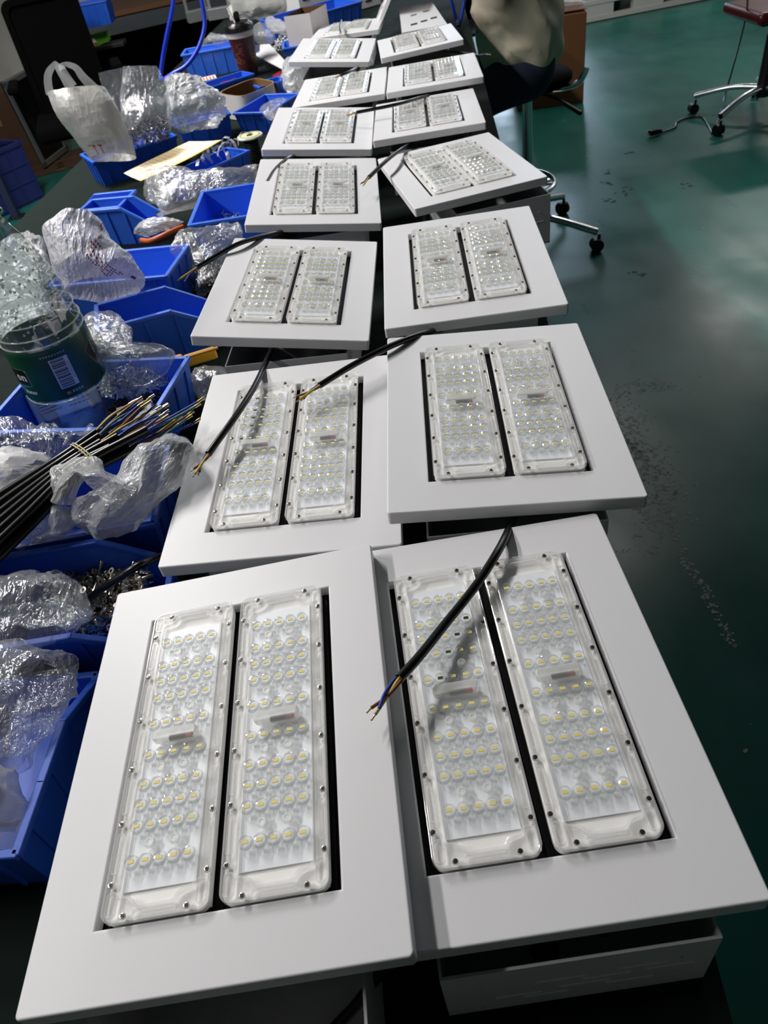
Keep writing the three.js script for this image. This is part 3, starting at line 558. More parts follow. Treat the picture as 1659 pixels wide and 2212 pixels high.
// bag of screws standing in the far blue bin
film('plastic_bag', 'tall clear bag of dark screws standing beside the carrier bag', 'plastic bag', [
  sleeve([[[-0.4219, 0.8152, -1.93], [-0.3374, 0.8136, -1.95], 0.018], [[-0.4306, 0.8426, -1.94], [-0.3245, 0.8319, -1.95], 0.04], [[-0.4306, 0.8752, -1.95], [-0.315, 0.863, -1.96], 0.035], [[-0.4287, 0.9046, -1.97], [-0.316, 0.8981, -1.98], 0.02], [[-0.4149, 0.9387, -1.98], [-0.3176, 0.9282, -1.99], 0.015], [[-0.3982, 0.9688, -1.99], [-0.3243, 0.9558, -2], 0.008]], 0.008, 16, 4.2),
  sheet([[[-0.4583, 0.9627, -2], [-0.4318, 0.964, -2], [-0.4012, 0.9647, -2]], [[-0.4596, 0.9324, -2], [-0.436, 0.9285, -2], [-0.4122, 0.9245, -2]], [[-0.4556, 0.8998, -1.99], [-0.4401, 0.8942, -1.99], [-0.4291, 0.8884, -1.99]], [[-0.4487, 0.8741, -1.98], [-0.4439, 0.8692, -1.98], [-0.4356, 0.8618, -1.98]]], 0.006, 24, 6.6, 20, 20)], M.film, FILM_GROUP);
heap('screw_heap', 'dark screws at the bottom of the tall clear bag', 'screws', [smallScrew], M.darkSteel, (() => { reseed(9); const out = []; const a = V([-0.4355, 0.821, -1.94]), b = V([-0.3368, 0.8156, -1.95]), t = V([-0.4255, 0.8713, -1.95]); for (let k = 0; k < 330; k++) { const u = rnd(), v = rnd(); out.push([a.x + (b.x - a.x) * u + (t.x - a.x) * v, a.y + (b.y - a.y) * u + (t.y - a.y) * v * 0.95, a.z + rr(-0.03, 0.035) * Math.sqrt(Math.max(0.05, 1 - (2 * u - 1) ** 2))]); } return out; })(), 10);
film('plastic_bag', 'puffy heap of clear bubble film filling a far blue bin', 'plastic film', [
  sleeve([[[-0.3068, 0.8254, -1.98], [-0.2028, 0.8192, -2.03], 0.02], [[-0.3334, 0.8394, -2], [-0.1946, 0.829, -2.04], 0.045], [[-0.3354, 0.8657, -2.02], [-0.2007, 0.8504, -2.06], 0.05], [[-0.3282, 0.8923, -2.04], [-0.2308, 0.8696, -2.08], 0.04], [[-0.3159, 0.914, -2.06], [-0.2823, 0.8945, -2.1], 0.015]], 0.016, 30, 8.1, 56, 44)], M.filmSoft, FILM_GROUP);
{ // sheet of labels
  const tex = canvasTexture(512, 256, (c, w, h) => {
    c.fillStyle = '#f1ead2'; c.fillRect(0, 0, w, h);
    c.fillStyle = '#e2b92c'; c.fillRect(0, h - 26, w, 26); c.fillRect(0, 0, w, 8); c.fillRect(0, h / 2 - 5, w, 8);
    for (let i = 0; i < 16; i++) for (let j = 0; j < 2; j++) { c.fillStyle = '#d8a79a'; c.fillRect(i * 32 + 5, j * 118 + 16, 5, 92); c.fillStyle = '#ecd27a'; c.fillRect(i * 32 + 18, j * 118 + 14, 3, 96); }
  });
  const g = sheet([[[-0.4179, 0.815, -1.735], [-0.3715, 0.825, -1.7447], [-0.3204, 0.832, -1.769], [-0.2698, 0.84, -1.7877]], [[-0.3977, 0.812, -1.7049], [-0.3489, 0.815, -1.7389], [-0.293, 0.822, -1.7703], [-0.2274, 0.845, -1.7413]], [[-0.3703, 0.815, -1.6553], [-0.3163, 0.82, -1.6837], [-0.2575, 0.826, -1.724], [-0.1825, 0.865, -1.6469]]], 0.0008, 12, 2.2, 24, 12);
  const uv = g.attributes.uv; let mu = 0, mv = 0; for (let i = 0; i < uv.count; i++) { mu = Math.max(mu, uv.getX(i)); mv = Math.max(mv, uv.getY(i)); } for (let i = 0; i < uv.count; i++) uv.setXY(i, uv.getX(i) / mu, 1 - uv.getY(i) / mv);
  film('label_sheet', 'sheet of yellow-edged sticky labels lying across a blue bin', 'label sheet', g, std(0xffffff, 0.55, 0, { map: tex, side: THREE.DoubleSide }));
}
{ // clear clips in the bin below the sheet
  const clip = (() => { const s = sheet([[[-0.003, 0, 0], [0.003, 0, 0]], [[-0.003, 0.012, 0.004], [0.003, 0.012, 0.004]], [[-0.003, 0.02, 0.014], [0.003, 0.02, 0.014]], [[-0.003, 0.016, 0.026], [0.003, 0.016, 0.026]]], 0.0006, 60, 1, 4, 12); return s; })();
  reseed(77);
  const spots = [[-0.2355, 0.8, -1.7711], [-0.2164, 0.802, -1.7762], [-0.2005, 0.804, -1.7868], [-0.1859, 0.808, -1.7912], [-0.174, 0.806, -1.798], [-0.2267, 0.798, -1.7492], [-0.2077, 0.8, -1.7541], [-0.1929, 0.802, -1.7616], [-0.1789, 0.804, -1.7664], [-0.2425, 0.797, -1.7489], [-0.2217, 0.805, -1.7965], [-0.2479, 0.8, -1.7686], [-0.1677, 0.81, -1.8007], [-0.2018, 0.806, -1.8086]];
  spots.forEach((p, i) => { const m = put('plastic_clip', clip, M.filmSoft, scene); m.position.set(...p); m.rotation.set(rr(-0.7, 0.7), rr(-3, 3), rr(-0.6, 0.6)); m.scale.setScalar(rr(1, 1.5)); tag(m, 'clear bent plastic clip heaped in the bin under the yellow label sheet', 'clip', 'clear clips in the bin under the label sheet'); });
}
film('plastic_bag', 'long flat clear bag with a dark part, lying behind two blue bins', 'plastic bag', [
  sleeve([[[-0.3574, 0.8, -1.5995], [-0.346, 0.845, -1.6242], 0.004], [[-0.3195, 0.79, -1.5331], [-0.294, 0.845, -1.5992], 0.018], [[-0.2606, 0.79, -1.5333], [-0.2332, 0.84, -1.5679], 0.022], [[-0.1965, 0.8, -1.5223], [-0.1766, 0.84, -1.5459], 0.02], [[-0.1224, 0.8, -1.5358], [-0.1181, 0.835, -1.5394], 0.012]], 0.010, 24, 5.5, 44, 44)], M.film, FILM_GROUP);
{ const t = thing('dark_strip', 'flat black metal strip inside the long clear bag', 'metal strip', [-0.3447, 0.788, -1.5679]); const o = t.position; put('strip', sheet([[[-0.3405, 0.79, -1.5363], [-0.3248, 0.785, -1.5038]], [[-0.3017, 0.795, -1.5407], [-0.2888, 0.79, -1.5016]], [[-0.2484, 0.8, -1.5373], [-0.2378, 0.8, -1.4717]]], 0.002, 30, 2, 8, 16).translate(-o.x, -o.y, -o.z), std(0x1a1a1c, 0.4, 0.3, { side: THREE.DoubleSide }), t); }
film('plastic_bag', 'clear bag of small parts wedged between two blue bins and a canopy light', 'plastic bag', [
  sleeve([[[-0.2306, 0.765, -1.1565], [-0.1952, 0.765, -1.1904], 0.02], [[-0.2427, 0.78, -1.1997], [-0.1713, 0.78, -1.2429], 0.035], [[-0.2619, 0.8, -1.2371], [-0.15, 0.8, -1.2535], 0.03], [[-0.2625, 0.82, -1.2572], [-0.1405, 0.815, -1.2617], 0.02], [[-0.2377, 0.83, -1.2746], [-0.1476, 0.825, -1.2766], 0.008]], 0.012, 26, 7.7, 48, 40)], M.film, FILM_GROUP);
heap('screw_heap', 'small grey parts in the clear bag under the arching cable end', 'screws', [smallScrew, nutGeo], M.darkSteel, [...scatter([-0.2142, 0.765, -1.2115], 0.035, 0.05, 0.025, 150, 21)], 22);
film('plastic_bag', 'small clear bag lying against an orange strip', 'plastic bag', [sleeve([[[-0.3655, 0.79, -1.4269], [-0.3317, 0.79, -1.3945], 0.008], [[-0.3501, 0.805, -1.419], [-0.3012, 0.8, -1.385], 0.016], [[-0.3303, 0.815, -1.4145], [-0.2712, 0.81, -1.3751], 0.012], [[-0.3115, 0.82, -1.4099], [-0.258, 0.815, -1.3685], 0.004]], 0.006, 40, 3.3, 32, 24)], M.filmSoft, FILM_GROUP);
{ const t = thing('orange_strip', 'orange bent plastic strip sticking up between two blue bins', 'plastic strip', [-0.3387, 0.79, -1.3801]); const o = t.position; put('strip', tube([[-0.3373, 0.8, -1.3562], [-0.3159, 0.806, -1.3285], [-0.2925, 0.812, -1.3231], [-0.2692, 0.815, -1.3318], [-0.2549, 0.815, -1.34]].map((p) => V(p).sub(o)), 0.0045, 30, 8).scale(1, 1, 1), std(0xc4571c, 0.45), t); put('edge', sheet([[[-0.3266, 0.803, -1.3392], [-0.3316, 0.79, -1.3636]], [[-0.2934, 0.81, -1.3244], [-0.302, 0.79, -1.358]], [[-0.2574, 0.813, -1.3422], [-0.2648, 0.795, -1.3711]]], 0, 1, 1, 4, 12).translate(-o.x, -o.y, -o.z), std(0x7a2f14, 0.5, 0, { side: THREE.DoubleSide }), t); }
{ // the white printed bag
  const tex = canvasTexture(512, 512, (c, w, h) => { c.fillStyle = '#eeeef2'; c.fillRect(0, 0, w, h); c.fillStyle = '#8e3a3c'; c.font = 'bold 17px sans-serif'; c.save(); c.translate(330, 120); c.rotate(1.02); c.lineWidth = 5; c.strokeStyle = '#8e2a2c'; c.beginPath(); c.arc(10, -14, 15, 0, 7); c.stroke(); c.fillRect(2, -18, 16, 6); for (let j = 0; j < 5; j++) for (let i = 0; i < 15 - j; i++) if ((i * 7 + j * 3) % 6) c.fillRect(-10 + i * 15, 12 + j * 13, 10, 7); c.fillRect(250, -6, 30, 16); c.restore(); });
  const m = M.filmMilk.clone(); m.map = tex; m.color.set(0xf2f2f6);
  const g = sleeve([[[-0.3852, 0.862, -1.03], [-0.2892, 0.8406, -1.05], 0.035], [[-0.4008, 0.8783, -1.05], [-0.2827, 0.8505, -1.06], 0.05], [[-0.4029, 0.901, -1.07], [-0.293, 0.8721, -1.08], 0.045], [[-0.4012, 0.9264, -1.09], [-0.3148, 0.9028, -1.1], 0.03], [[-0.3862, 0.9377, -1.1], [-0.3273, 0.923, -1.11], 0.02], [[-0.3596, 0.9422, -1.11], [-0.336, 0.94, -1.115], 0.006]], 0.012, 12, 9.4, 56, 48);
  const uv = g.attributes.uv, p = g.attributes.position; g.computeBoundingBox(); const bb = g.boundingBox;
  for (let i = 0; i < uv.count; i++) uv.setXY(i, (p.getX(i) - bb.min.x) / (bb.max.x - bb.min.x), (p.getY(i) - bb.min.y) / (bb.max.y - bb.min.y));
  m.bumpMap = withRepeat(crumpleTex, 1, 1); m.bumpScale = 0.008;
  film('plastic_bag', 'white plastic bag with small dark red print, slumped in a blue bin', 'plastic bag', g, m);
}
film('plastic_film', 'crumpled clear film behind the shoulder of the big bottle', 'plastic film', sleeve([[[-0.6052, 0.765, -1.1524], [-0.484, 0.765, -1.0912], 0.015], [[-0.6172, 0.775, -1.2105], [-0.475, 0.775, -1.1377], 0.015], [[-0.6467, 0.78, -1.3189], [-0.49, 0.78, -1.2343], 0.02], [[-0.6604, 0.785, -1.4343], [-0.5122, 0.785, -1.3465], 0.02], [[-0.6195, 0.79, -1.4921], [-0.5239, 0.795, -1.4012], 0.025], [[-0.612, 0.79, -1.5358], [-0.5527, 0.795, -1.4822], 0.01]], 0.014, 24, 2.9, 48, 48), M.filmSoft, FILM_GROUP);
film('plastic_film', 'stack of folded clear bags draped over the far edge of the bottle bin', 'plastic film', [
  sleeve([[[-0.3711, 0.8, -0.9275], [-0.3194, 0.805, -0.8883], 0.012], [[-0.3633, 0.825, -0.9287], [-0.2872, 0.83, -0.8815], 0.016], [[-0.3675, 0.835, -0.9599], [-0.2861, 0.835, -0.9191], 0.014], [[-0.3722, 0.835, -0.9985], [-0.3121, 0.84, -0.9813], 0.006]], 0.008, 30, 1.2, 40, 32),
  sleeve([[[-0.3006, 0.77, -0.859], [-0.2917, 0.77, -0.8627], 0.012], [[-0.3192, 0.785, -0.8683], [-0.255, 0.785, -0.8723], 0.03], [[-0.3228, 0.81, -0.8754], [-0.2374, 0.81, -0.8679], 0.03], [[-0.3206, 0.835, -0.8639], [-0.2209, 0.835, -0.8456], 0.012], [[-0.3392, 0.85, -0.8956], [-0.2433, 0.85, -0.8507], 0.010]], 0.009, 26, 6.1, 48, 40)], M.film, FILM_GROUP);
heap('screw_heap', 'bright small screws in the clear bag beside the bottle', 'screws', [smallScrew], M.zinc, [...scatter([-0.2919, 0.785, -0.8829], 0.05, 0.036, 0.03, 620, 31)], 32);
film('plastic_bag', 'clear blister tray tucked under the light crossed by two cables', 'plastic tray', sleeve([[[-0.2108, 0.765, -0.8428], [-0.1737, 0.765, -0.8435], 0.008], [[-0.2203, 0.775, -0.8645], [-0.165, 0.775, -0.852], 0.016], [[-0.219, 0.78, -0.8865], [-0.1693, 0.78, -0.8758], 0.012], [[-0.2087, 0.782, -0.894], [-0.1805, 0.782, -0.8886], 0.004]], 0.006, 30, 4.8, 32, 24), M.film, FILM_GROUP);
film('plastic_film', 'crinkled clear film draped over the near edge of the bottle bin', 'plastic film', sheet([[[-0.4521, 0.84, -0.7679], [-0.4022, 0.842, -0.7486], [-0.3632, 0.838, -0.735], [-0.3267, 0.83, -0.7226], [-0.3048, 0.825, -0.7225]], [[-0.4364, 0.845, -0.7235], [-0.3892, 0.845, -0.704], [-0.3543, 0.84, -0.6998], [-0.3249, 0.835, -0.6972], [-0.3059, 0.828, -0.7051]], [[-0.4437, 0.825, -0.713], [-0.3964, 0.825, -0.6941], [-0.3648, 0.822, -0.6866], [-0.3349, 0.82, -0.6884], [-0.317, 0.818, -0.7002]], [[-0.4585, 0.8, -0.7189], [-0.4113, 0.8, -0.7047], [-0.3829, 0.8, -0.6979], [-0.3531, 0.805, -0.6936], [-0.3277, 0.81, -0.6966]]], 0.014, 34, 3.7, 56, 44), M.film, FILM_GROUP);
film('plastic_bag', 'milky crumpled bag half under the left end of the cable bundle', 'plastic bag', sleeve([[[-0.4326, 0.8, -0.6313], [-0.3806, 0.8, -0.6242], 0.02], [[-0.4296, 0.815, -0.6477], [-0.3444, 0.815, -0.6269], 0.035], [[-0.4302, 0.825, -0.6673], [-0.3298, 0.825, -0.6493], 0.03], [[-0.4395, 0.825, -0.6989], [-0.3379, 0.825, -0.6762], 0.01]], 0.013, 26, 8.8, 44, 36), M.filmMilk, FILM_GROUP);
film('plastic_bag', 'big crumpled milky bag lying over the cable bundle', 'plastic bag', [
  sleeve([[[-0.2917, 0.815, -0.554], [-0.2338, 0.815, -0.5494], 0.02], [[-0.2964, 0.83, -0.5641], [-0.2103, 0.83, -0.55], 0.03], [[-0.2862, 0.845, -0.5683], [-0.1876, 0.845, -0.5536], 0.03], [[-0.2522, 0.852, -0.5711], [-0.1777, 0.852, -0.5703], 0.025], [[-0.2192, 0.852, -0.5974], [-0.1764, 0.852, -0.5956], 0.02], [[-0.2123, 0.848, -0.6299], [-0.1856, 0.848, -0.6271], 0.008]], 0.014, 24, 2.4, 56, 52),
  sheet([[[-0.3114, 0.855, -0.5675], [-0.2956, 0.86, -0.5472], [-0.2803, 0.855, -0.5472]], [[-0.3038, 0.87, -0.5718], [-0.2837, 0.875, -0.553], [-0.2763, 0.865, -0.5559]], [[-0.2999, 0.875, -0.5892], [-0.2762, 0.885, -0.559], [-0.2664, 0.872, -0.5583]], [[-0.2694, 0.875, -0.5945], [-0.2604, 0.888, -0.5506], [-0.2582, 0.872, -0.5491]], [[-0.2588, 0.872, -0.5914], [-0.2429, 0.882, -0.546], [-0.2526, 0.868, -0.5442]], [[-0.2384, 0.868, -0.5652], [-0.2291, 0.874, -0.5382], [-0.2469, 0.862, -0.5343]], [[-0.2196, 0.862, -0.5565], [-0.2193, 0.866, -0.5316], [-0.2343, 0.858, -0.5256]]], 0.008, 26, 9.9, 32, 44),
  sheet([[[-0.2273, 0.858, -0.6058], [-0.2318, 0.862, -0.5813], [-0.2383, 0.86, -0.5644]], [[-0.2097, 0.868, -0.5852], [-0.212, 0.876, -0.5543], [-0.2233, 0.866, -0.546]], [[-0.2087, 0.866, -0.5693], [-0.2098, 0.872, -0.5415], [-0.217, 0.862, -0.5355]]], 0.007, 26, 5.9, 24, 24),
  sleeve([[[-0.3584, 0.812, -0.558], [-0.3421, 0.812, -0.5576], 0.006], [[-0.3406, 0.822, -0.5614], [-0.308, 0.82, -0.5546], 0.018], [[-0.3187, 0.835, -0.5615], [-0.2896, 0.83, -0.5522], 0.022], [[-0.3156, 0.84, -0.5721], [-0.2933, 0.838, -0.5659], 0.01]], 0.010, 32, 6.3, 36, 30)], M.filmSoft, FILM_GROUP);
film('plastic_bag', 'big crinkled clear bag spilling over two bins at the near left edge', 'plastic bag', [
  sleeve([[[-0.3818, 0.8, -0.446], [-0.2804, 0.8, -0.4349], 0.02], [[-0.3696, 0.825, -0.4491], [-0.2635, 0.82, -0.4327], 0.035], [[-0.368, 0.835, -0.4613], [-0.2591, 0.828, -0.4379], 0.03], [[-0.364, 0.83, -0.4809], [-0.2788, 0.825, -0.4612], 0.02], [[-0.328, 0.825, -0.4864], [-0.2943, 0.822, -0.4806], 0.01], [[-0.3009, 0.83, -0.4829], [-0.2922, 0.83, -0.4852], 0.005]], 0.014, 25, 4.4, 56, 48),
  sleeve([[[-0.3561, 0.79, -0.3309], [-0.297, 0.79, -0.3189], 0.02], [[-0.3488, 0.81, -0.3418], [-0.2818, 0.81, -0.3317], 0.03], [[-0.3466, 0.825, -0.3606], [-0.2699, 0.82, -0.3472], 0.03], [[-0.3525, 0.83, -0.3887], [-0.2606, 0.822, -0.3692], 0.03], [[-0.3616, 0.83, -0.4185], [-0.2702, 0.82, -0.3953], 0.02]], 0.015, 23, 7.1, 56, 56)], M.film, FILM_GROUP);
film('plastic_bag', 'white crumpled bag in the near left bin', 'plastic bag', sleeve([[[-0.3308, 0.79, -0.2588], [-0.2997, 0.79, -0.2595], 0.02], [[-0.3266, 0.805, -0.2711], [-0.2867, 0.805, -0.2668], 0.03], [[-0.327, 0.815, -0.2901], [-0.2888, 0.81, -0.2903], 0.03], [[-0.3337, 0.812, -0.3072], [-0.301, 0.808, -0.3056], 0.01]], 0.010, 26, 5.1, 36, 36), M.filmMilk, FILM_GROUP);
film('plastic_film', 'scrap of clear film hanging into a bin behind the wire spool', 'plastic film', sleeve([[[-0.0963, 0.79, -2.0362], [-0.0751, 0.79, -2.0388], 0.006], [[-0.1208, 0.8, -2.1108], [-0.0654, 0.8, -2.1076], 0.015], [[-0.0985, 0.8, -2.1807], [-0.0465, 0.8, -2.181], 0.006]], 0.008, 36, 2.1, 28, 20), M.film, FILM_GROUP);
film('plastic_film', 'bunch of bubble film squeezed between bins and a light in the distance', 'plastic film', sleeve([[[-0.0442, 0.77, -2.3651], [-0.0167, 0.77, -2.3826], 0.02], [[-0.0556, 0.79, -2.4209], [0.0145, 0.79, -2.4103], 0.04], [[-0.051, 0.8, -2.5195], [0.0263, 0.8, -2.4972], 0.035], [[-0.0342, 0.8, -2.6176], [0.0126, 0.8, -2.596], 0.01]], 0.016, 30, 3.1, 36, 30), M.filmSoft, FILM_GROUP);
film('plastic_film', 'clear bag sticking out of the pale blue ribbed bin', 'plastic film', sleeve([[[-0.3305, 0.8, -3.1245], [-0.2254, 0.8, -3.1088], 0.02], [[-0.3154, 0.83, -3.0828], [-0.2103, 0.83, -2.994], 0.02], [[-0.2795, 0.85, -3.0786], [-0.2239, 0.85, -2.9931], 0.006]], 0.010, 28, 1.9, 28, 20), M.film, FILM_GROUP);
film('plastic_film', 'pointed scrap of clear film beside the coffee cup', 'plastic film', sleeve([[[-0.154, 0.77, -3.3162], [-0.0798, 0.77, -3.241], 0.02], [[-0.1457, 0.79, -3.3961], [-0.0712, 0.79, -3.2563], 0.025], [[-0.1188, 0.81, -3.4404], [-0.0866, 0.81, -3.3396], 0.005]], 0.012, 26, 6.8, 28, 20), M.film, FILM_GROUP);
film('plastic_film', 'clear crumpled film in front of the white carton', 'plastic film', sleeve([[[-0.0731, 0.8, -3.1921], [-0.0065, 0.8, -3.1218], 0.02], [[-0.0934, 0.82, -3.2767], [-0.006, 0.82, -3.1005], 0.02], [[-0.0887, 0.83, -3.348], [-0.0544, 0.83, -3.2654], 0.005]], 0.012, 26, 8.2, 28, 20), M.filmSoft, FILM_GROUP);
film('plastic_film', 'large pale sheet of film bunched up at the far end of the bench', 'plastic film', sleeve([[[-0.2329, 0.8, -3.6887], [0.006, 0.8, -3.8322], 0.02], [[-0.2459, 0.83, -3.7485], [0.0388, 0.83, -3.7166], 0.07], [[-0.2433, 0.88, -3.8017], [0.0666, 0.88, -3.6528], 0.08], [[-0.2149, 0.93, -3.9856], [0.0604, 0.93, -3.7017], 0.03]], 0.03, 12, 3.9, 44, 36), M.filmMilk, FILM_GROUP);
// screws lying in bins
heap('screw_heap', 'bright screws heaped in the bin behind the arching cable', 'screws', [smallScrew], M.zinc, scatter([-0.1988, 0.756, -1.4938], 0.045, 0.035, 0.03, 320, 41), 42);
heap('screw_heap', 'pale screws heaped in the bin beside a distant light', 'screws', [smallScrew], M.zinc, scatter([-0.018, 0.765, -3.1188], 0.07, 0.05, 0.045, 320, 51), 52);
heap('nut_heap', 'steel nuts heaped beside the bottle', 'nuts', [nutGeo], M.darkSteel, scatter([-0.2852, 0.756, -0.8704], 0.06, 0.03, 0.018, 240, 61), 62);
{ // loose bolts, each its own
  const proto = tag(put('socket_bolt', bolts, M.bolt, scene), 'loose steel hex socket bolt in the blue picking bin', 'bolt', 'loose bolts in the picking bin');
  reseed(71);
  const A = [-0.3295, 0.782, -0.5332], B = [-0.2401, 0.782, -0.5215], C = [-0.2886, 0.775, -0.469];
  let first = true;
  heap('bolt_heap', 'steel bolts filling the lower half of the blue picking bin', 'bolts', [bolts], M.bolt, (() => { const out = []; for (let k = 0; k < 260; k++) { const u = rnd(), v = rnd(); out.push([A[0] + (B[0] - A[0]) * u + (C[0] - A[0] - 0.35 * (B[0] - A[0])) * v, rr(0.758, 0.774), A[2] + (B[2] - A[2]) * u + (C[2] - A[2] - 0.35 * (B[2] - A[2])) * v]); } return out; })(), 73);
  reseed(74);
  for (let k = 0; k < 260; k++) {
    const u = rnd(), v = rnd(), x = A[0] + (B[0] - A[0]) * u + (C[0] - A[0] - 0.35 * (B[0] - A[0])) * v, z = A[2] + (B[2] - A[2]) * u + (C[2] - A[2] - 0.35 * (B[2] - A[2])) * v, y = 0.777 + 0.011 * rnd() - 0.006 * v;
    const m = first ? proto : proto.clone(); if (!first) { m.name = numbered('socket_bolt'); scene.add(m); } first = false;
    m.position.set(x, y, z); m.rotation.set(rr(-1.9, 1.9), rr(-3, 3), rr(-1.9, 1.9));
  }
}

// ---------------------------------------------------------------- bottle, cables and small things on the bench
const lathe = (pts, n = 40) => toCreasedNormals(new THREE.LatheGeometry(pts.map(([r, y]) => new THREE.Vector2(Math.max(r, 0.00001), y)), n), 0.9);
{ // big water bottle
  const t = thing('water_bottle', 'big clear plastic water bottle with a dark green label and a white barcode', 'bottle', [-0.3745, 0.757, -0.8752]);
  const prof = [[0.0001, 0.006], [0.02, 0.004], [0.036, 0], [0.045, 0.004], [0.0495, 0.014], [0.05, 0.03], [0.0492, 0.044], [0.0515, 0.052], [0.0515, 0.124], [0.0505, 0.130], [0.0515, 0.137], [0.0490, 0.146], [0.0500, 0.153], [0.0470, 0.163], [0.0475, 0.170], [0.044, 0.182], [0.0435, 0.190], [0.0385, 0.206], [0.033, 0.224], [0.027, 0.240], [0.020, 0.254], [0.0165, 0.262], [0.0165, 0.275]];
  put('body', lathe(prof, 64), phys({ color: 0xe6eceb, roughness: 0.03, transmission: 0.9, thickness: 0, ior: 2.4 }), t);
  for (const [r, y] of [[0.0516, 0.126], [0.0516, 0.137], [0.0501, 0.153], [0.0476, 0.170], [0.0436, 0.190], [0.0386, 0.206], [0.0516, 0.051]]) put('body_rib', new THREE.TorusGeometry(r, 0.0009, 8, 64).rotateX(Math.PI / 2).translate(0, y, 0), M.ridge, t);
  put('petals', join(Array.from({ length: 5 }, (_, k) => { const a = k * 1.2566; return new THREE.SphereGeometry(0.012, 12, 8).scale(1, 0.7, 1).translate(Math.cos(a) * 0.03, 0.009, Math.sin(a) * 0.03); })), phys({ color: 0xffffff, roughness: 0.03, transmission: 1, thickness: 0, ior: 1.7 }), t);
  const tex = canvasTexture(2048, 460, (c, w, h) => {
    const g0 = '#10492e'; c.fillStyle = g0; c.fillRect(0, 0, w, h);
    c.fillStyle = '#165a3a'; c.fillRect(0, 0, w, 26);
    const X = w / 2, white = '#e6e8e4';
    // barcode, standing upright with its bars lying across
    c.save(); c.translate(X + 10, 225); c.fillStyle = white; c.fillRect(-72, -130, 144, 270); c.fillStyle = '#121412';
    let y = -122, k = 3; while (y < 130) { const b = 3 + ((k * 7) % 5) * 1.6; c.fillRect(-62, y, 104, b); y += b + 3 + ((k * 11) % 4) * 1.7; k++; }
    c.save(); c.translate(54, 0); c.rotate(Math.PI / 2); c.font = '20px monospace'; c.textAlign = 'center'; c.fillText('6923450657430', 0, 4); c.restore(); c.restore();
    c.fillStyle = '#c9d2c9'; c.font = '22px sans-serif'; c.textAlign = 'center';
    for (let i = 0; i < 9; i++) { c.fillRect(X - 110 + i * 22, 52, 15, 3); c.fillRect(X - 108 + i * 22, 60, 11, 3); c.fillRect(X - 104 + i * 22, 52, 3, 16); }
    c.fillStyle = '#d0722e'; c.fillRect(X - 40, 400, 34, 30); c.fillStyle = '#f0c070'; c.fillRect(X - 32, 408, 12, 12);
    c.fillStyle = '#dfe4dc'; for (let i = 0; i < 4; i++) { c.fillRect(X + 6 + i * 24, 402, 18, 4); c.fillRect(X + 12 + i * 24, 402, 4, 24); c.fillRect(X + 6 + i * 24, 414, 18, 4); }
    // left panel with the end of the name, and the word below
    const LX = X - 330; c.fillStyle = '#050a08'; c.strokeStyle = '#4f8f6a'; c.lineWidth = 6; c.beginPath(); c.roundRect(LX - 190, 150, 240, 160, 18); c.fill(); c.stroke();
    c.fillStyle = white; c.font = 'bold 96px sans-serif'; c.textAlign = 'right'; c.fillText('on', LX + 32, 262); c.font = 'bold 46px sans-serif'; c.fillText('Water', LX + 66, 386); c.font = '20px sans-serif'; c.fillText('\u00ae', LX + 56, 170);
    // right panel
    const RX = X + 350; c.fillStyle = '#050a08'; c.strokeStyle = '#3f7f5c'; c.beginPath(); c.moveTo(RX - 110, 170); c.lineTo(RX + 60, 60); c.lineTo(RX + 60, 330); c.lineTo(RX - 30, 330); c.closePath(); c.fill(); c.stroke();
    c.fillStyle = '#9db8a6'; for (let i = 0; i < 5; i++) c.fillRect(RX - 10, 120 + i * 26, 14, 18);
  });
  const label = new THREE.CylinderGeometry(0.0521, 0.0521, 0.068, 64, 1, true).translate(0, 0.0885, 0);
  const l = put('label', label, std(0xffffff, 0.32, 0, { map: tex, side: THREE.DoubleSide }), t); l.rotation.y = 0.404 - Math.PI;
  put('inner_label', new THREE.CylinderGeometry(0.0512, 0.0512, 0.067, 64, 1, true).translate(0, 0.0885, 0), std(0x3d6a56, 0.4, 0, { side: THREE.BackSide }), t);
  const cap = [cyl(0.0195, 0.0195, 0.019, 0, 0.281, 0, 32), cyl(0.019, 0.0195, 0.003, 0, 0.292, 0, 32), cyl(0.021, 0.021, 0.003, 0, 0.268, 0, 32)];
  for (let k = 0; k < 40; k++) { const a = k * 0.15708; cap.push(box(0.0012, 0.016, 0.0012, Math.cos(a) * 0.0197, 0.281, Math.sin(a) * 0.0197)); }
  put('cap', join(cap), std(0x0f8a34, 0.4), t);
  reseed(5); const drops = [];
  for (let k = 0; k < 210; k++) { const y = rr(0.128, 0.238), a = rr(0, 6.283); let r = 0.05; for (let i = 0; i < prof.length - 1; i++) if (y >= prof[i][1] && y < prof[i + 1][1]) r = prof[i][0] + (prof[i + 1][0] - prof[i][0]) * (y - prof[i][1]) / (prof[i + 1][1] - prof[i][1]); const s = rr(0.0006, 0.0019); drops.push(new THREE.SphereGeometry(s, 7, 5).translate(Math.cos(a) * r, y, Math.sin(a) * r)); }
  put('water_drops', join(drops), phys({ color: 0xffffff, roughness: 0.0, transmission: 1, thickness: 0.001, ior: 1.33 }), t).userData = { kind: 'stuff' };
}
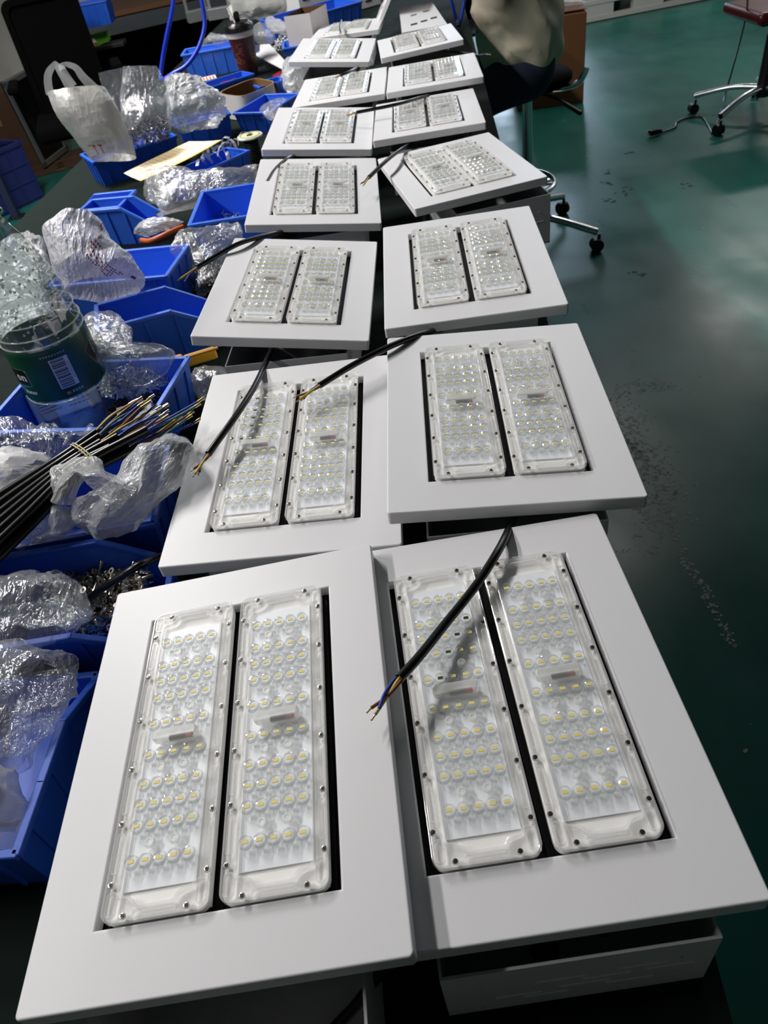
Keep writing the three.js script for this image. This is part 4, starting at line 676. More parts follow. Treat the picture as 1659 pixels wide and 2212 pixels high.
{ // cut cable leads, tied in a bundle
  reseed(12);
  const L0 = V([-0.3936, 0.842, -0.5298]), R0 = V([-0.2321, 0.858, -0.6444]), dir = R0.clone().sub(L0).normalize(), side = new THREE.Vector3(-dir.z, 0, dir.x);
  const n = 13;
  for (let k = 0; k < n; k++) {
    const s = ((k % 7) - 3) * 0.0082 + (k > 6 ? 0.004 : 0), h = (k > 6 ? 0.0075 : 0) + rr(0, 0.002), e = rr(-0.02, 0.028);
    const P = (f, spread, dy) => L0.clone().lerp(R0, f).addScaledVector(side, s * spread).add(new THREE.Vector3(0, h + dy, 0));
    const a = P(0, 1.7, -0.008), b = P(0.3, 1.3, 0), c = P(0.62, 0.75, 0.006), d = P(0.9, 1.1, 0.004).addScaledVector(dir, e), f = d.clone().addScaledVector(dir, 0.02).addScaledVector(side, s * 0.2);
    const t = thing('cable_lead', 'black cable lead in the tied bundle, its coloured wires crimped with metal ferrules', 'cable', [d.x, d.y, d.z], 0, 'cable leads of the bundle'), o = t.position;
    put('sheath', tube([a, b, c, d].map((p) => p.clone().sub(o)), 0.0042, 40, 12), M.rubber, t);
    for (let w = 0; w < 3; w++) {
      const q = (w - 1) * 0.003, e1 = f.clone().addScaledVector(side, q * 0.8).add(new THREE.Vector3(0, rr(-0.003, 0.004), 0)), e2 = d.clone().addScaledVector(dir, 0.045 + rr(0, 0.014)).addScaledVector(side, s * 0.45 + q * 1.6).add(new THREE.Vector3(0, rr(-0.004, 0.006), 0));
      put('wire', tube([d.clone().addScaledVector(dir, -0.004).addScaledVector(side, q * 0.4).sub(o), e1.clone().sub(o), e2.clone().sub(o)], 0.0012, 14, 7), [M.brownWire, k % 2 ? M.yellowWire : std(0x3f7d78, 0.4), M.blueWire][w], t);
      put('ferrule', bar(e2.clone().sub(o).toArray(), e2.clone().addScaledVector(dir, 0.007).sub(o).toArray(), 0.0015, 7), k % 3 ? M.copper : std(0xc9b36a, 0.3, 1), t);
    }
  }
  const c = L0.clone().lerp(R0, 0.70).add(new THREE.Vector3(0, 0.010, 0));
  const tie = thing('rubber_band', 'pale rubber band tied round the black cable bundle', 'rubber band', c.toArray());
  for (const q of [-0.001, 0.0016]) { const pts = []; for (let i = 0; i < 14; i++) { const a = i / 14 * 6.283; pts.push(new THREE.Vector3().addScaledVector(side, Math.cos(a) * 0.027).add(new THREE.Vector3(0, Math.sin(a) * 0.0125, 0)).addScaledVector(dir, q + Math.sin(a * 2) * 0.001)); } put('strand', tube(pts, 0.0008, 40, 6, true), std(0xc8b888, 0.6), tie); }
}
{ // snap-off knife
  const a = V([-0.2265, 0.79, -0.9028]), b = V([-0.1875, 0.79, -0.9121]), d = b.clone().sub(a), t = thing('utility_knife', 'yellow utility knife lying beside the bottle bin', 'knife', a.clone().add(b).multiplyScalar(0.5).setY(0.784).toArray(), Math.atan2(-d.z, d.x));
  put('handle', rbox(d.length() + 0.004, 0.013, 0.0155, 0.003, 0.002, 0.006, 0), std(0xe0a414, 0.42), t);
  put('slider', rbox(0.02, 0.013, 0.019, 0.003, -d.length() / 2 - 0.010, 0.008, -0.001), std(0xd88a1c, 0.42), t);
  put('blade_channel', rbox(0.06, 0.0025, 0.006, 0.001, -0.002, 0.013, 0.003), std(0xb07a08, 0.4), t);
}
const fineprint = canvasTexture(256, 128, (c, w, h) => { c.fillStyle = '#e9e9e6'; c.fillRect(0, 0, w, h); c.fillStyle = '#33373a'; for (let j = 0; j < 6; j++) c.fillRect(20, 18 + j * 15, 90 - (j * 13) % 30, 4); for (let i = 0; i < 16; i++) c.fillRect(134 + i * 6, 24, 2 + (i * 5) % 3, 62); for (let i = 0; i < 5; i++) c.fillRect(136 + i * 18, 98, 12, 5); });
[[[-0.3872, 0.785, -0.8724], 0.35, 'white printed label box leaning behind the bottle base', [0.085, 0.04, 0.03], -0.35], [[-0.2856, 0.775, -0.8141], 0.15, 'white printed label box between the nuts and the near bin wall', [0.045, 0.022, 0.03], 0.25]].forEach(([p, turn, label, [w, h, d], tilt]) => {
  const t = thing('label_box', label, 'label box', [p[0], p[1] - h / 2, p[2]], turn);
  put('carton', rbox(w, h, d, 0.0015, 0, h / 2, 0).rotateX(tilt), M.white, t);
  put('print', new THREE.PlaneGeometry(w * 0.94, h * 0.9).translate(0, h / 2, d / 2 + 0.0004).rotateX(tilt), std(0xffffff, 0.5, 0, { map: fineprint }), t);
  put('lid_print', new THREE.PlaneGeometry(w * 0.94, d * 0.9).rotateX(-Math.PI / 2).translate(0, h + 0.0004, 0).rotateX(tilt), std(0xffffff, 0.5, 0, { map: fineprint }), t);
});
{ // spool
  const t = thing('wire_spool', 'spool of dark wire with a cream label, standing against a canopy light', 'spool', [-0.1418, 0.752, -1.8548]);
  put('core', cyl(0.017, 0.017, 0.056, 0, 0.03, 0, 28), std(0x23282a, 0.5, 0.3), t);
  put('flange', lathe([[0.0001, 0.002], [0.024, 0.002], [0.0255, 0.001], [0.0255, 0], [0.0001, 0]], 36), phys({ color: 0xf2f2ee, roughness: 0.2, transmission: 0.6, thickness: 0 }), t);
  put('flange', lathe([[0.0001, 0.061], [0.0285, 0.061], [0.0295, 0.060], [0.0295, 0.0575], [0.0001, 0.057]], 40), std(0xdfe0d2, 0.4), t);
  put('label', lathe([[0.008, 0.0616], [0.0255, 0.0616]], 40), std(0xd9d7a4, 0.5), t);
  put('label_ring', new THREE.RingGeometry(0.0215, 0.0232, 40).rotateX(-Math.PI / 2).translate(0, 0.0619, 0), std(0x3d6a46, 0.5), t);
  put('label_print', join([0, 1, 2, 3, 4].map((k) => box(0.012 - (k % 2) * 0.004, 0.0003, 0.0012, -0.003 + (k % 3) * 0.003, 0.0618, -0.016 + k * 0.0028 + (k > 2 ? 0.014 : 0)))), std(0x54584c, 0.6), t);
  put('hole', lathe([[0.0001, 0.0618], [0.0075, 0.0618]], 20), M.dark, t);
  for (let k = 0; k < 12; k++) put('winding', new THREE.TorusGeometry(0.0172, 0.0022, 6, 28).rotateX(Math.PI / 2).translate(0, 0.005 + k * 0.0044, 0), std(0x0c0e0f, 0.5, 0.2), t);
}
{ // coffee cup
  const t = thing('coffee_cup', 'dark red paper coffee cup with gold print and a black lid', 'coffee cup', [-0.1677, 0.752, -2.8161]);
  const tex = canvasTexture(512, 512, (c, w, h) => { c.fillStyle = '#3d0f12'; c.fillRect(0, 0, w, h); reseed(17); c.strokeStyle = '#7a5a2c'; c.lineWidth = 4; for (let k = 0; k < 46; k++) { c.beginPath(); c.arc(rr(0, w), rr(10, h), rr(8, 30), rr(0, 6), rr(3, 9)); c.stroke(); } c.fillStyle = '#2c0a10'; for (let k = 0; k < 12; k++) { c.beginPath(); c.arc(rr(0, w), rr(0, h), rr(18, 44), 0, 7); c.fill(); } c.strokeStyle = '#8a6c3a'; for (const x of [110, 366]) { c.lineWidth = 7; c.beginPath(); c.arc(x, 300, 52, 0, 7); c.stroke(); c.lineWidth = 9; c.strokeRect(x - 24, 278, 14, 44); c.strokeRect(x + 6, 278, 16, 44); } });
  put('cup', new THREE.CylinderGeometry(0.042, 0.029, 0.115, 44, 1).translate(0, 0.0575, 0), std(0xffffff, 0.45, 0, { map: tex }), t);
  put('paper_rim', lathe([[0.0422, 0.112], [0.0432, 0.124], [0.0445, 0.1265], [0.0445, 0.129], [0.041, 0.129]], 44), std(0xb5b0a8, 0.6), t);
  put('lid', lathe([[0.0462, 0.128], [0.047, 0.131], [0.0455, 0.135], [0.046, 0.141], [0.044, 0.146], [0.0375, 0.148], [0.0355, 0.152], [0.0001, 0.151]], 44), std(0x0b0b0d, 0.35), t);
  put('sip_spout', rbox(0.018, 0.026, 0.013, 0.005, 0.004, 0.164, -0.015).rotateY(0.3), std(0x0b0b0d, 0.35), t);
  put('stirrer', bar([-0.008, 0.15, 0.005], [-0.022, 0.192, 0.0], 0.0028, 10), M.white, t);
}
// a solid with a given outline, h thick downwards
function plate(pts, h) { const p = pts.map(V), n = p.length, pos = []; const q = p.map((a) => a.clone().add(new THREE.Vector3(0, -h, 0))); const tri = (a, b, c) => pos.push(...a.toArray(), ...b.toArray(), ...c.toArray()); for (let i = 1; i < n - 1; i++) { tri(p[0], p[i + 1], p[i]); tri(q[0], q[i], q[i + 1]); } for (let i = 0; i < n; i++) { const j = (i + 1) % n; tri(p[i], p[j], q[j]); tri(p[i], q[j], q[i]); } const g = new THREE.BufferGeometry(); g.setAttribute('position', new THREE.BufferAttribute(new Float32Array(pos), 3)); g.computeVertexNormals(); return metres(g); }
function solid(name, label, category, pts, h, mat, group, kids = []) { const t = thing(name, label, category, [pts[0][0], Math.min(...pts.map((p) => p[1])) - h, pts[0][2]], 0, group), o = t.position; const loc = (P) => P.map((p) => V(p).sub(o).toArray()); put('body', plate(loc(pts), h), mat, t); for (const [n, P, hh, m] of kids) put(n, plate(loc(P), hh), m, t); return t; }
solid('sheet_metal_cover', 'white metal cover tilted against a bin behind the coffee cup', 'metal cover', [[-0.1376, 0.8, -3.0307], [-0.0886, 0.8, -2.9992], [-0.0325, 0.79, -2.6571], [-0.0424, 0.785, -2.6043], [-0.138, 0.79, -2.9095]], 0.003, M.powderBox);
solid('red_tool', 'dark red flat tool poking out below the tilted white cover', 'tool', [[-0.0912, 0.765, -2.6839], [-0.057, 0.765, -2.7439], [-0.0368, 0.765, -2.7053], [-0.0485, 0.765, -2.6019]], 0.012, std(0x8c1a1a, 0.5));
solid('terminal_strip', 'white terminal strip with orange marks, lying near the red wires', 'terminal strip', [[-0.3455, 0.765, -2.8507], [-0.2847, 0.765, -2.8628], [-0.2758, 0.765, -2.8061], [-0.3384, 0.765, -2.7901]], 0.01, M.white, undefined, [0, 1, 2, 3, 4].map((k) => { const x = 430 + k * 8; return ['terminal', [[0, 0], [1, 0], [1, 1], [0, 1]].map(([a, b]) => { const A = [-0.3364, 0.7665, -2.8383], B = [-0.2866, 0.7665, -2.846], C = [-0.3308, 0.7665, -2.7993]; return [A[0] + (B[0] - A[0]) * (k + a * 0.45) / 4.6 + (C[0] - A[0]) * b, A[1], A[2] + (B[2] - A[2]) * (k + a * 0.45) / 4.6 + (C[2] - A[2]) * b]; }), 0.002, std(0xc26a3a, 0.5)]; }));
{ // red wires
  [[[-0.3951, 0.755, -2.9005], [-0.3858, 0.756, -2.9302], [-0.3705, 0.757, -2.9702], 'short piece of red wire lying on the mat left of the terminal strip'], [[-0.2475, 0.775, -2.6335], [-0.2232, 0.782, -2.6233], [-0.2004, 0.79, -2.6152], 'bent red wire in the shallow bin'], [[-0.2544, 0.775, -2.6582], [-0.2352, 0.779, -2.6482], [-0.2106, 0.785, -2.6169], 'straight red wire in the shallow bin']].forEach(([a, b, c, label]) => { const g = tube([a, b, c].map((p) => V(p).sub(V(a))), 0.0011, 14, 6); const m = put('red_wire', g, M.redWire, scene); m.position.set(...a); tag(m, label, 'wire'); });
}
{ // paper-wrapped open carton
  const L = V([-0.2279, 0.815, -2.331]), R = V([-0.0806, 0.815, -2.329]), N = V([-0.1637, 0.815, -2.2434]), F = V([-0.136, 0.815, -2.4216]), H = 0.062;
  const rim = new THREE.CatmullRomCurve3([L, L.clone().lerp(N, 0.55).add(new THREE.Vector3(-0.006, 0, 0.008)), N, N.clone().lerp(R, 0.55).add(new THREE.Vector3(0.006, 0, 0.012)), R, R.clone().lerp(F, 0.5).add(new THREE.Vector3(0.004, 0, -0.008)), F, F.clone().lerp(L, 0.5).add(new THREE.Vector3(-0.004, 0, -0.010))], true, 'centripetal');
  const t = thing('paper_carton', 'open carton squeezed to a lens shape, white outside and brown inside', 'carton', [N.x, 0.753, N.z]), o = t.position;
  const ring = (k, off) => rim.getPoints(60).map((p) => { const c = L.clone().lerp(R, 0.5); const d = p.clone().sub(c); d.y = 0; return p.clone().addScaledVector(d.normalize(), off).add(new THREE.Vector3(0, -k, 0)).sub(o); });
  const strip = (A, B) => { const pos = []; for (let i = 0; i < A.length - 1; i++) pos.push(...A[i].toArray(), ...B[i].toArray(), ...B[i + 1].toArray(), ...A[i].toArray(), ...B[i + 1].toArray(), ...A[i + 1].toArray()); const g = new THREE.BufferGeometry(); g.setAttribute('position', new THREE.BufferAttribute(new Float32Array(pos), 3)); g.computeVertexNormals(); return g; };
  const ds = { side: THREE.DoubleSide };
  put('wrapper', strip(ring(0, 0.0012), ring(H, 0.0012)), std(0xb9b7b4, 0.7, 0, ds), t);
  put('lining', strip(ring(0, -0.0012), ring(H, -0.0012)), std(0x6b4a1e, 0.9, 0, ds), t);
  put('rim', strip(ring(0, -0.0014), ring(-0.0002, 0.0014)), std(0x9a7848, 0.8, 0, ds), t);
  put('bottom', (() => { const g = new THREE.ShapeGeometry(new THREE.Shape(ring(H - 0.003, -0.002).map((p) => new THREE.Vector2(p.x, -p.z)))); return g.rotateX(-Math.PI / 2).translate(0, 0.004, 0); })(), std(0x6b4a1e, 0.9, 0, ds), t);
  put('torn_edge', sheet([[[-0.1662, 0.815, -2.2401], [-0.163, 0.815, -2.2377]], [[-0.1686, 0.79, -2.2784], [-0.1654, 0.79, -2.2812]], [[-0.1731, 0.765, -2.2996], [-0.1705, 0.765, -2.3028]]].map((r) => r.map((p) => [p[0] - o.x, p[1] - o.y, p[2] - o.z + 0.003])), 0.0005, 40, 1, 3, 10), std(0x4a3a28, 0.8, 0, ds), t);
  put('flap', sheet([[[-0.0856, 0.815, -2.3445], [-0.0735, 0.812, -2.3267]], [[-0.0802, 0.795, -2.3308], [-0.0707, 0.79, -2.3416]], [[-0.0815, 0.765, -2.3676], [-0.0738, 0.762, -2.3864]]].map((r) => r.map((p) => [p[0] - o.x, p[1] - o.y, p[2] - o.z])), 0.001, 30, 2, 6, 12), std(0x4d3a26, 0.8, 0, ds), t);
}
{ // white carton standing in the wide bin
  const A = V([-0.0211, 0.885, -2.8828]), B = V([0.0623, 0.885, -2.8608]), C = V([0.1256, 0.885, -2.9856]), H = 0.11, D = A.clone().add(C).sub(B);
  const t = thing('white_carton', 'open white carton with a brown inside, standing in the wide blue bin', 'carton', [A.x, 0.775, A.z]), o = t.position, ds = { side: THREE.DoubleSide };
  const P = [A, B, C, D].map((p) => p.clone().sub(o)), c = P[0].clone().add(P[2]).multiplyScalar(0.5);
  const face = (a, b, k) => { const q = (p) => p.clone().lerp(new THREE.Vector3(c.x, p.y, c.z), k), A1 = q(a), B1 = q(b), A2 = A1.clone().setY(0), B2 = B1.clone().setY(0), g = new THREE.BufferGeometry(); g.setAttribute('position', new THREE.BufferAttribute(new Float32Array([...A1.toArray(), ...A2.toArray(), ...B2.toArray(), ...A1.toArray(), ...B2.toArray(), ...B1.toArray()]), 3)); g.computeVertexNormals(); return g; };
  for (let i = 0; i < 4; i++) { put('side', face(P[i], P[(i + 1) % 4], 0), std(0xc9c4c6, 0.7, 0, ds), t); put('inside', face(P[i], P[(i + 1) % 4], 0.03), std(0x5f3f1c, 0.9, 0, ds), t); }
  put('bottom', (() => { const g = new THREE.ShapeGeometry(new THREE.Shape(P.map((p) => new THREE.Vector2(p.x, -p.z)))); return g.rotateX(-Math.PI / 2).translate(0, 0.002, 0); })(), std(0x5f3f1c, 0.9, 0, ds), t);
}
// air hoses
{ const pts = [[-0.2945, 1.0698, -2.62], [-0.3267, 0.9979, -2.62], [-0.3709, 0.9244, -2.62], [-0.4025, 0.8695, -2.62], [-0.4217, 0.8276, -2.61], [-0.4134, 0.8251, -2.59], [-0.3802, 0.8365, -2.58], [-0.3331, 0.8508, -2.58], [-0.2862, 0.886, -2.59], [-0.2524, 0.9362, -2.61], [-0.2451, 0.9796, -2.62], [-0.2442, 1.0285, -2.63], [-0.2382, 1.0817, -2.63]], t = thing('air_hose', 'blue air hose hanging in a loop over the far bins', 'air hose', pts[4]); put('hose', tube(pts.map((p) => V(p).sub(t.position)), 0.0062, 90, 12), std(0x1433b8, 0.35), t); }
{ const pts = [[0.5343, 0.8877, -2.95], [0.5443, 0.8346, -2.95], [0.555, 0.7866, -2.95], [0.5621, 0.7559, -2.94], [0.5718, 0.7787, -2.94], [0.5859, 0.8228, -2.94], [0.6005, 0.8785, -2.94]], t = thing('air_hose', 'blue air hose with a metal connector hanging beside the pale shirt', 'air hose', pts[3]), o = t.position; put('hose', tube(pts.map((p) => V(p).sub(o)), 0.0052, 50, 10), std(0x1a35a8, 0.35), t); put('connector', bar(V([0.562, 0.7775, -2.94]).sub(o).toArray(), V([0.5577, 0.762, -2.94]).sub(o).toArray(), 0.007, 12), M.chrome, t); }
// the far end of the bench
{
  const pts = [[0.3534, 0.85, -2.8574], [0.4683, 0.85, -2.8984], [0.4551, 0.835, -2.5591], [0.3182, 0.835, -2.5546]];
  const lerp = (a, b) => { const [A, B, C, D] = pts; const top = A.map((v, i) => v + (B[i] - v) * a), bot = D.map((v, i) => v + (C[i] - v) * a); return top.map((v, i) => v + (bot[i] - v) * b + (i === 1 ? 0.0006 : 0)); };
  const kids = [[0.28, 0.38], [0.62, 0.34], [0.22, 0.74], [0.47, 0.70], [0.72, 0.66]].map(([a, b], k) => ['slot', [lerp(a, b), lerp(a + 0.16, b - 0.01), lerp(a + 0.16, b + 0.05), lerp(a, b + 0.06)], 0.001, k > 1 ? M.dark : std(0x6f6f72, 0.6)]);
  solid('housing_cover', 'white slotted housing lying at the far end, behind the last right-hand light', 'housing box', pts, 0.085, M.powderBox, undefined, kids);
}
{
  const a = V([0.1646, 0.752, -3.6054]), b = V([0.3623, 0.752, -3.7043]), d = b.clone().sub(a), t = thing('slotted_housing', 'white box with rows of dark slots at the far end of the bench', 'housing box', a.clone().add(b).multiplyScalar(0.5).toArray(), Math.atan2(-d.z, d.x)), L = d.length() * 1.75;
  put('body', rbox(L, 0.14, 0.16, 0.004, -L * 0.14, 0.07, -0.08), M.powderBox, t);
  for (let r = 0; r < 4; r++) for (let k = 0; k < 6; k++) put('slot', rbox(0.03, 0.006, 0.003, 0.001, -L * 0.55 + k * 0.058 + (r % 2) * 0.024, 0.025 + r * 0.03, 0.0005), M.dark, t);
}
{ // the light that leans behind the farthest flat one
  const o = farLight.clone(); o.name = numbered('canopy_light'); scene.add(o);
  tag(o, 'white canopy light propped up steeply on edge behind the farthest flat one', 'canopy light', LIGHT_GROUP);
  const q = V([0.2784, 0.86, -2.7368]); o.rotation.order = 'YXZ'; o.rotation.set(0.1, -0.28, 0.98); o.position.set(q.x + 0.06, 0.868, q.z - 0.19);
}
for (const [p, tn, label] of [[[-0.4235, 0.752, -4.2162], 0.3, 'grey metal bracket left of the coffee cup, the taller of the two'], [[-0.3189, 0.752, -4.1635], -0.1, 'low grey metal bracket behind the coffee cup']]) {
  const t = thing('metal_bracket', label, 'bracket', p, tn);
  put('foot', rbox(0.11, 0.045, 0.05, 0.003, 0, 0.0225, 0), std(0x77797a, 0.45, 0.4), t);
  put('arm', join([box(0.012, 0.09, 0.012, -0.045, 0.06, -0.02), box(0.012, 0.09, 0.012, 0.045, 0.06, -0.02), box(0.1, 0.012, 0.012, 0, 0.1, -0.02)]), std(0x8b8d8e, 0.4, 0.5), t);
}

// ---------------------------------------------------------------- behind and beside the bench
{ // back workbench
  const A = V([-1.2067, 0.75, -5.1378]), B = V([-0.5262, 0.75, -5.3261]), d = B.clone().sub(A), len = 3.0, turn = Math.atan2(-d.z, d.x), m = A.clone().addScaledVector(d.clone().normalize(), len / 2 - 0.05);
  const t = thing('back_bench', 'wood-edged workbench with a grey steel apron in the dark at the back', 'workbench', [m.x, 0, m.z], turn);
  put('top', rbox(len, 0.03, 0.6, 0.004, 0, 0.735, -0.3), std(0x4a301c, 0.7), t);
  put('edge_band', box(len, 0.024, 0.004, 0, 0.737, 0.002), std(0x5c3a20, 0.6), t);
  put('apron', box(len - 0.02, 0.075, 0.02, 0, 0.68, -0.012), std(0x3a4044, 0.6, 0.2), t);
  for (const x of [-1, 1]) for (const z of [-0.05, -0.55]) put('leg', box(0.05, 0.72, 0.05, x * (len / 2 - 0.08), 0.36, z), std(0x33383b, 0.5, 0.3), t);
  put('shelf', box(len - 0.1, 0.02, 0.5, 0, 0.18, -0.3), M.dark, t);
  put('back_panel', box(len - 0.1, 0.55, 0.02, 0, 0.44, -0.58), M.matte, t);
}
bin('blue bin standing on the back workbench in the dark', [-0.9123, 0.8, -4.6743], 1, 1, [-1.0678, 0.8, -4.6762], [-0.9123, 0.8, -4.6743], 0.21, 0.16, 0.1, 0, 2, 0.752);
{ const p = [-1.2762, 0.752, -5.4755], t = thing('white_canister', 'pale plastic canister at the left end of the back workbench', 'canister', p); put('body', lathe([[0.0001, 0], [0.05, 0], [0.055, 0.01], [0.055, 0.2], [0.045, 0.23], [0.02, 0.25], [0.02, 0.27], [0.0001, 0.27]], 28), M.white, t); put('cap', cyl(0.024, 0.024, 0.03, 0, 0.285, 0, 20), M.dark, t); }
{ const t = solid('carton_of_tissues', 'small green and white printed pack under the back workbench', 'pack', [[-1.091, 0.7124, -4.75], [-0.9712, 0.7186, -4.75], [-0.9776, 0.6709, -4.75], [-1.0805, 0.6531, -4.75]].map((p) => [p[0], p[1], p[2]]), 0.001, std(0x4f8f1e, 0.5)); t.clear(); const q = [[-1.091, 0.7124, -4.75], [-0.9712, 0.7186, -4.75], [-0.9736, 0.6745, -4.75], [-1.0805, 0.6531, -4.75]].map((p) => V(p).sub(t.position)); const quad = (P, dz) => { const g = new THREE.BufferGeometry(), f = P.map((p) => p.clone()), b = P.map((p) => p.clone().add(new THREE.Vector3(0, 0, dz))), pos = []; const put4 = (a, b2, c, d) => pos.push(...a.toArray(), ...b2.toArray(), ...c.toArray(), ...a.toArray(), ...c.toArray(), ...d.toArray()); put4(f[3], f[2], f[1], f[0]); put4(b[0], b[1], b[2], b[3]); for (let i = 0; i < 4; i++) put4(f[i], f[(i + 1) % 4], b[(i + 1) % 4], b[i]); g.setAttribute('position', new THREE.BufferAttribute(new Float32Array(pos), 3)); g.computeVertexNormals(); return g; };
  put('pack', quad(q, -0.06), std(0x5a9a1e, 0.5), t); const l = (a, b) => q[0].clone().lerp(q[1], a).lerp(q[3].clone().lerp(q[2], a), b).add(new THREE.Vector3(0, 0, 0.002)); put('white_patch', quad([l(0.06, 0.3), l(0.36, 0.28), l(0.42, 0.8), l(0.14, 0.8)], -0.001), M.white, t); put('red_patch', quad([l(0.22, 0.66), l(0.38, 0.62), l(0.42, 0.8), l(0.26, 0.82)], 0.001), std(0xb84a30, 0.5), t);
  const stand = rbox(0.22, 0.02, 0.12, 0.004, 0.08, 0, -0.03); put('tray', stand, M.dark, t); }
{ // dark mesh office chair
  const t = thing('office_chair', 'black mesh-backed office chair in the dark behind the carrier bag', 'office chair', [-1.17, 0, -4.42], 0.22);
  const rr2 = ringOf(roundRect(0.36, 0.5, 0.05), roundRect(0.30, 0.44, 0.035));
  put('back_frame', slab(rr2, 0.025, 0.006).rotateX(Math.PI / 2).rotateX(-0.12).translate(0, 0.7, 0.02), M.matte, t);
  put('back_mesh', slab(roundRect(0.31, 0.45, 0.035), 0.004, 0).rotateX(Math.PI / 2).rotateX(-0.12).translate(0, 0.7, 0.025), M.matte, t);
  put('seat', rbox(0.44, 0.07, 0.42, 0.03, 0, 0.44, 0.2), M.matte, t);
  for (const s of [-1, 1]) { put('armrest', rbox(0.05, 0.03, 0.24, 0.012, s * 0.25, 0.63, 0.16), M.matte, t); put('armrest_post', bar([s * 0.25, 0.62, 0.16], [s * 0.22, 0.43, 0.18], 0.014), M.matte, t); }
  put('spine', bar([0, 0.44, 0.05], [0, 0.62, 0.0], 0.02), M.matte, t); put('post', bar([0, 0.08, 0.2], [0, 0.42, 0.2], 0.025), M.matte, t);
  for (let k = 0; k < 5; k++) { const a = k * 1.2566; put('leg', bar([0, 0.09, 0.2], [Math.cos(a) * 0.27, 0.06, 0.2 + Math.sin(a) * 0.27], 0.016), M.matte, t); put('caster', new THREE.TorusGeometry(0.02, 0.012, 8, 14).translate(Math.cos(a) * 0.28, 0.032, 0.2 + Math.sin(a) * 0.28), M.matte, t); }
}
{ // framed dark panel leaning on the cartons
  const P = [[-1.6824, 0.5447, -4.97], [-1.5239, 0.5744, -4.97], [-1.6382, 0.024, -5.5525], [-1.7223, 0.024, -5.2018]].map(V), t = thing('framed_panel', 'aluminium-framed dark panel leaning on brown cartons', 'framed panel', P[3].toArray()), o = P[3].clone();
  const q = P.map((p) => p.clone().sub(o)), X = q[2].clone().sub(q[3]), Y = q[0].clone().sub(q[3]), n = X.clone().cross(Y).normalize();
  const g = (a0, a1, b0, b1, th, off) => { const w = (a, b) => X.clone().multiplyScalar(a).addScaledVector(Y, b).addScaledVector(n, off); const f = [w(a0, b0), w(a1, b0), w(a1, b1), w(a0, b1)], bk = f.map((p) => p.clone().addScaledVector(n, -th)), pos = [], four = (a, b, c, d) => pos.push(...a.toArray(), ...b.toArray(), ...c.toArray(), ...a.toArray(), ...c.toArray(), ...d.toArray()); four(...f); four(bk[3], bk[2], bk[1], bk[0]); for (let i = 0; i < 4; i++) four(f[i], bk[i], bk[(i + 1) % 4], f[(i + 1) % 4]); const r = new THREE.BufferGeometry(); r.setAttribute('position', new THREE.BufferAttribute(new Float32Array(pos), 3)); r.computeVertexNormals(); return r; };
  put('panel', g(0, 1, 0, 1, 0.012, 0), std(0x08090a, 0.35), t);
  for (const [a, b, c, d] of [[0, 0.09, 0, 1], [0.91, 1, 0, 1], [0, 1, 0, 0.06], [0, 1, 0.95, 1]]) put('frame_bar', g(a, b, c, d, 0.02, 0.008), std(0x9a9c9a, 0.4, 0.6), t);
}
for (const [p, w, h, d, turn, label] of [[[-1.98, 0, -5.35], 0.45, 0.44, 0.4, 0.2, 'tall brown carton behind the framed panel'], [[-1.6714, -0, -5.1386], 0.5, 0.012, 0.4, 0.32, 'flattened brown carton on the floor under the framed panel'], [[-2.55, 0, -5.45], 0.5, 0.62, 0.45, 0.12, 'big brown carton at the left edge beside the office chair']]) {
  const t = thing('cardboard_box', label, 'cardboard box', [p[0], 0, p[2] - d / 2], turn);
  put('carton', rbox(w, h, d, 0.004, 0, h / 2, 0), M.cardDark, t); put('flap_seam', box(w + 0.002, 0.003, 0.012, 0, h, 0), M.card, t); put('tape', box(0.05, h * 0.4, d + 0.003, 0, h * 0.8, 0), std(0x6b5230, 0.5), t);
}
{ // blue crate on the floor
  const A = V([-1.7914, 0, -4.3852]), B = V([-1.6553, 0, -4.5573]), d = B.clone().sub(A), t = thing('floor_crate', 'dark blue ribbed plastic crate on the floor at the left edge', 'crate', A.clone().addScaledVector(d, 0.1).add(new THREE.Vector3(-0.1, 0, -0.2)).toArray(), Math.atan2(-d.z, d.x));
  const m = std(0x141f58, 0.6), W = 0.42, H = 0.30, D = 0.34;
  put('wall', join([box(W, H, 0.006, 0, H / 2, D / 2), box(W, H, 0.006, 0, H / 2, -D / 2), box(0.006, H, D, W / 2, H / 2, 0), box(0.006, H, D, -W / 2, H / 2, 0), box(W, 0.006, D, 0, 0.003, 0)]), m, t);
  for (const z of [-1, 1]) { for (let k = 0; k < 5; k++) put('upright_rib', box(0.012, H, 0.012, -W / 2 + 0.01 + k * (W - 0.02) / 4, H / 2, z * D / 2), m, t); for (let k = 0; k < 4; k++) put('cross_rib', box(W, 0.012, 0.014, 0, 0.02 + k * (H - 0.03) / 3, z * D / 2), m, t); }
  for (const x of [-1, 1]) for (let k = 0; k < 4; k++) put('side_rib', box(0.014, 0.012, D, x * W / 2, 0.02 + k * (H - 0.03) / 3, 0), m, t);
  put('rim', join([box(W + 0.03, 0.018, 0.02, 0, H, D / 2), box(W + 0.03, 0.018, 0.02, 0, H, -D / 2), box(0.02, 0.018, D, W / 2, H, 0), box(0.02, 0.018, D, -W / 2, H, 0)]), m, t);
}
{ // blue post of a rack at the very edge
  const t = thing('rack_post', 'dark blue rack upright beside the crate at the left edge', 'rack post', [-1.708, 0, -4.3782]); put('post', rbox(0.04, 0.9, 0.04, 0.004, 0, 0.45, 0), std(0x1b2244, 0.6), t); put('foot', rbox(0.08, 0.008, 0.08, 0.002, 0, 0.004, 0), M.dark, t);
}
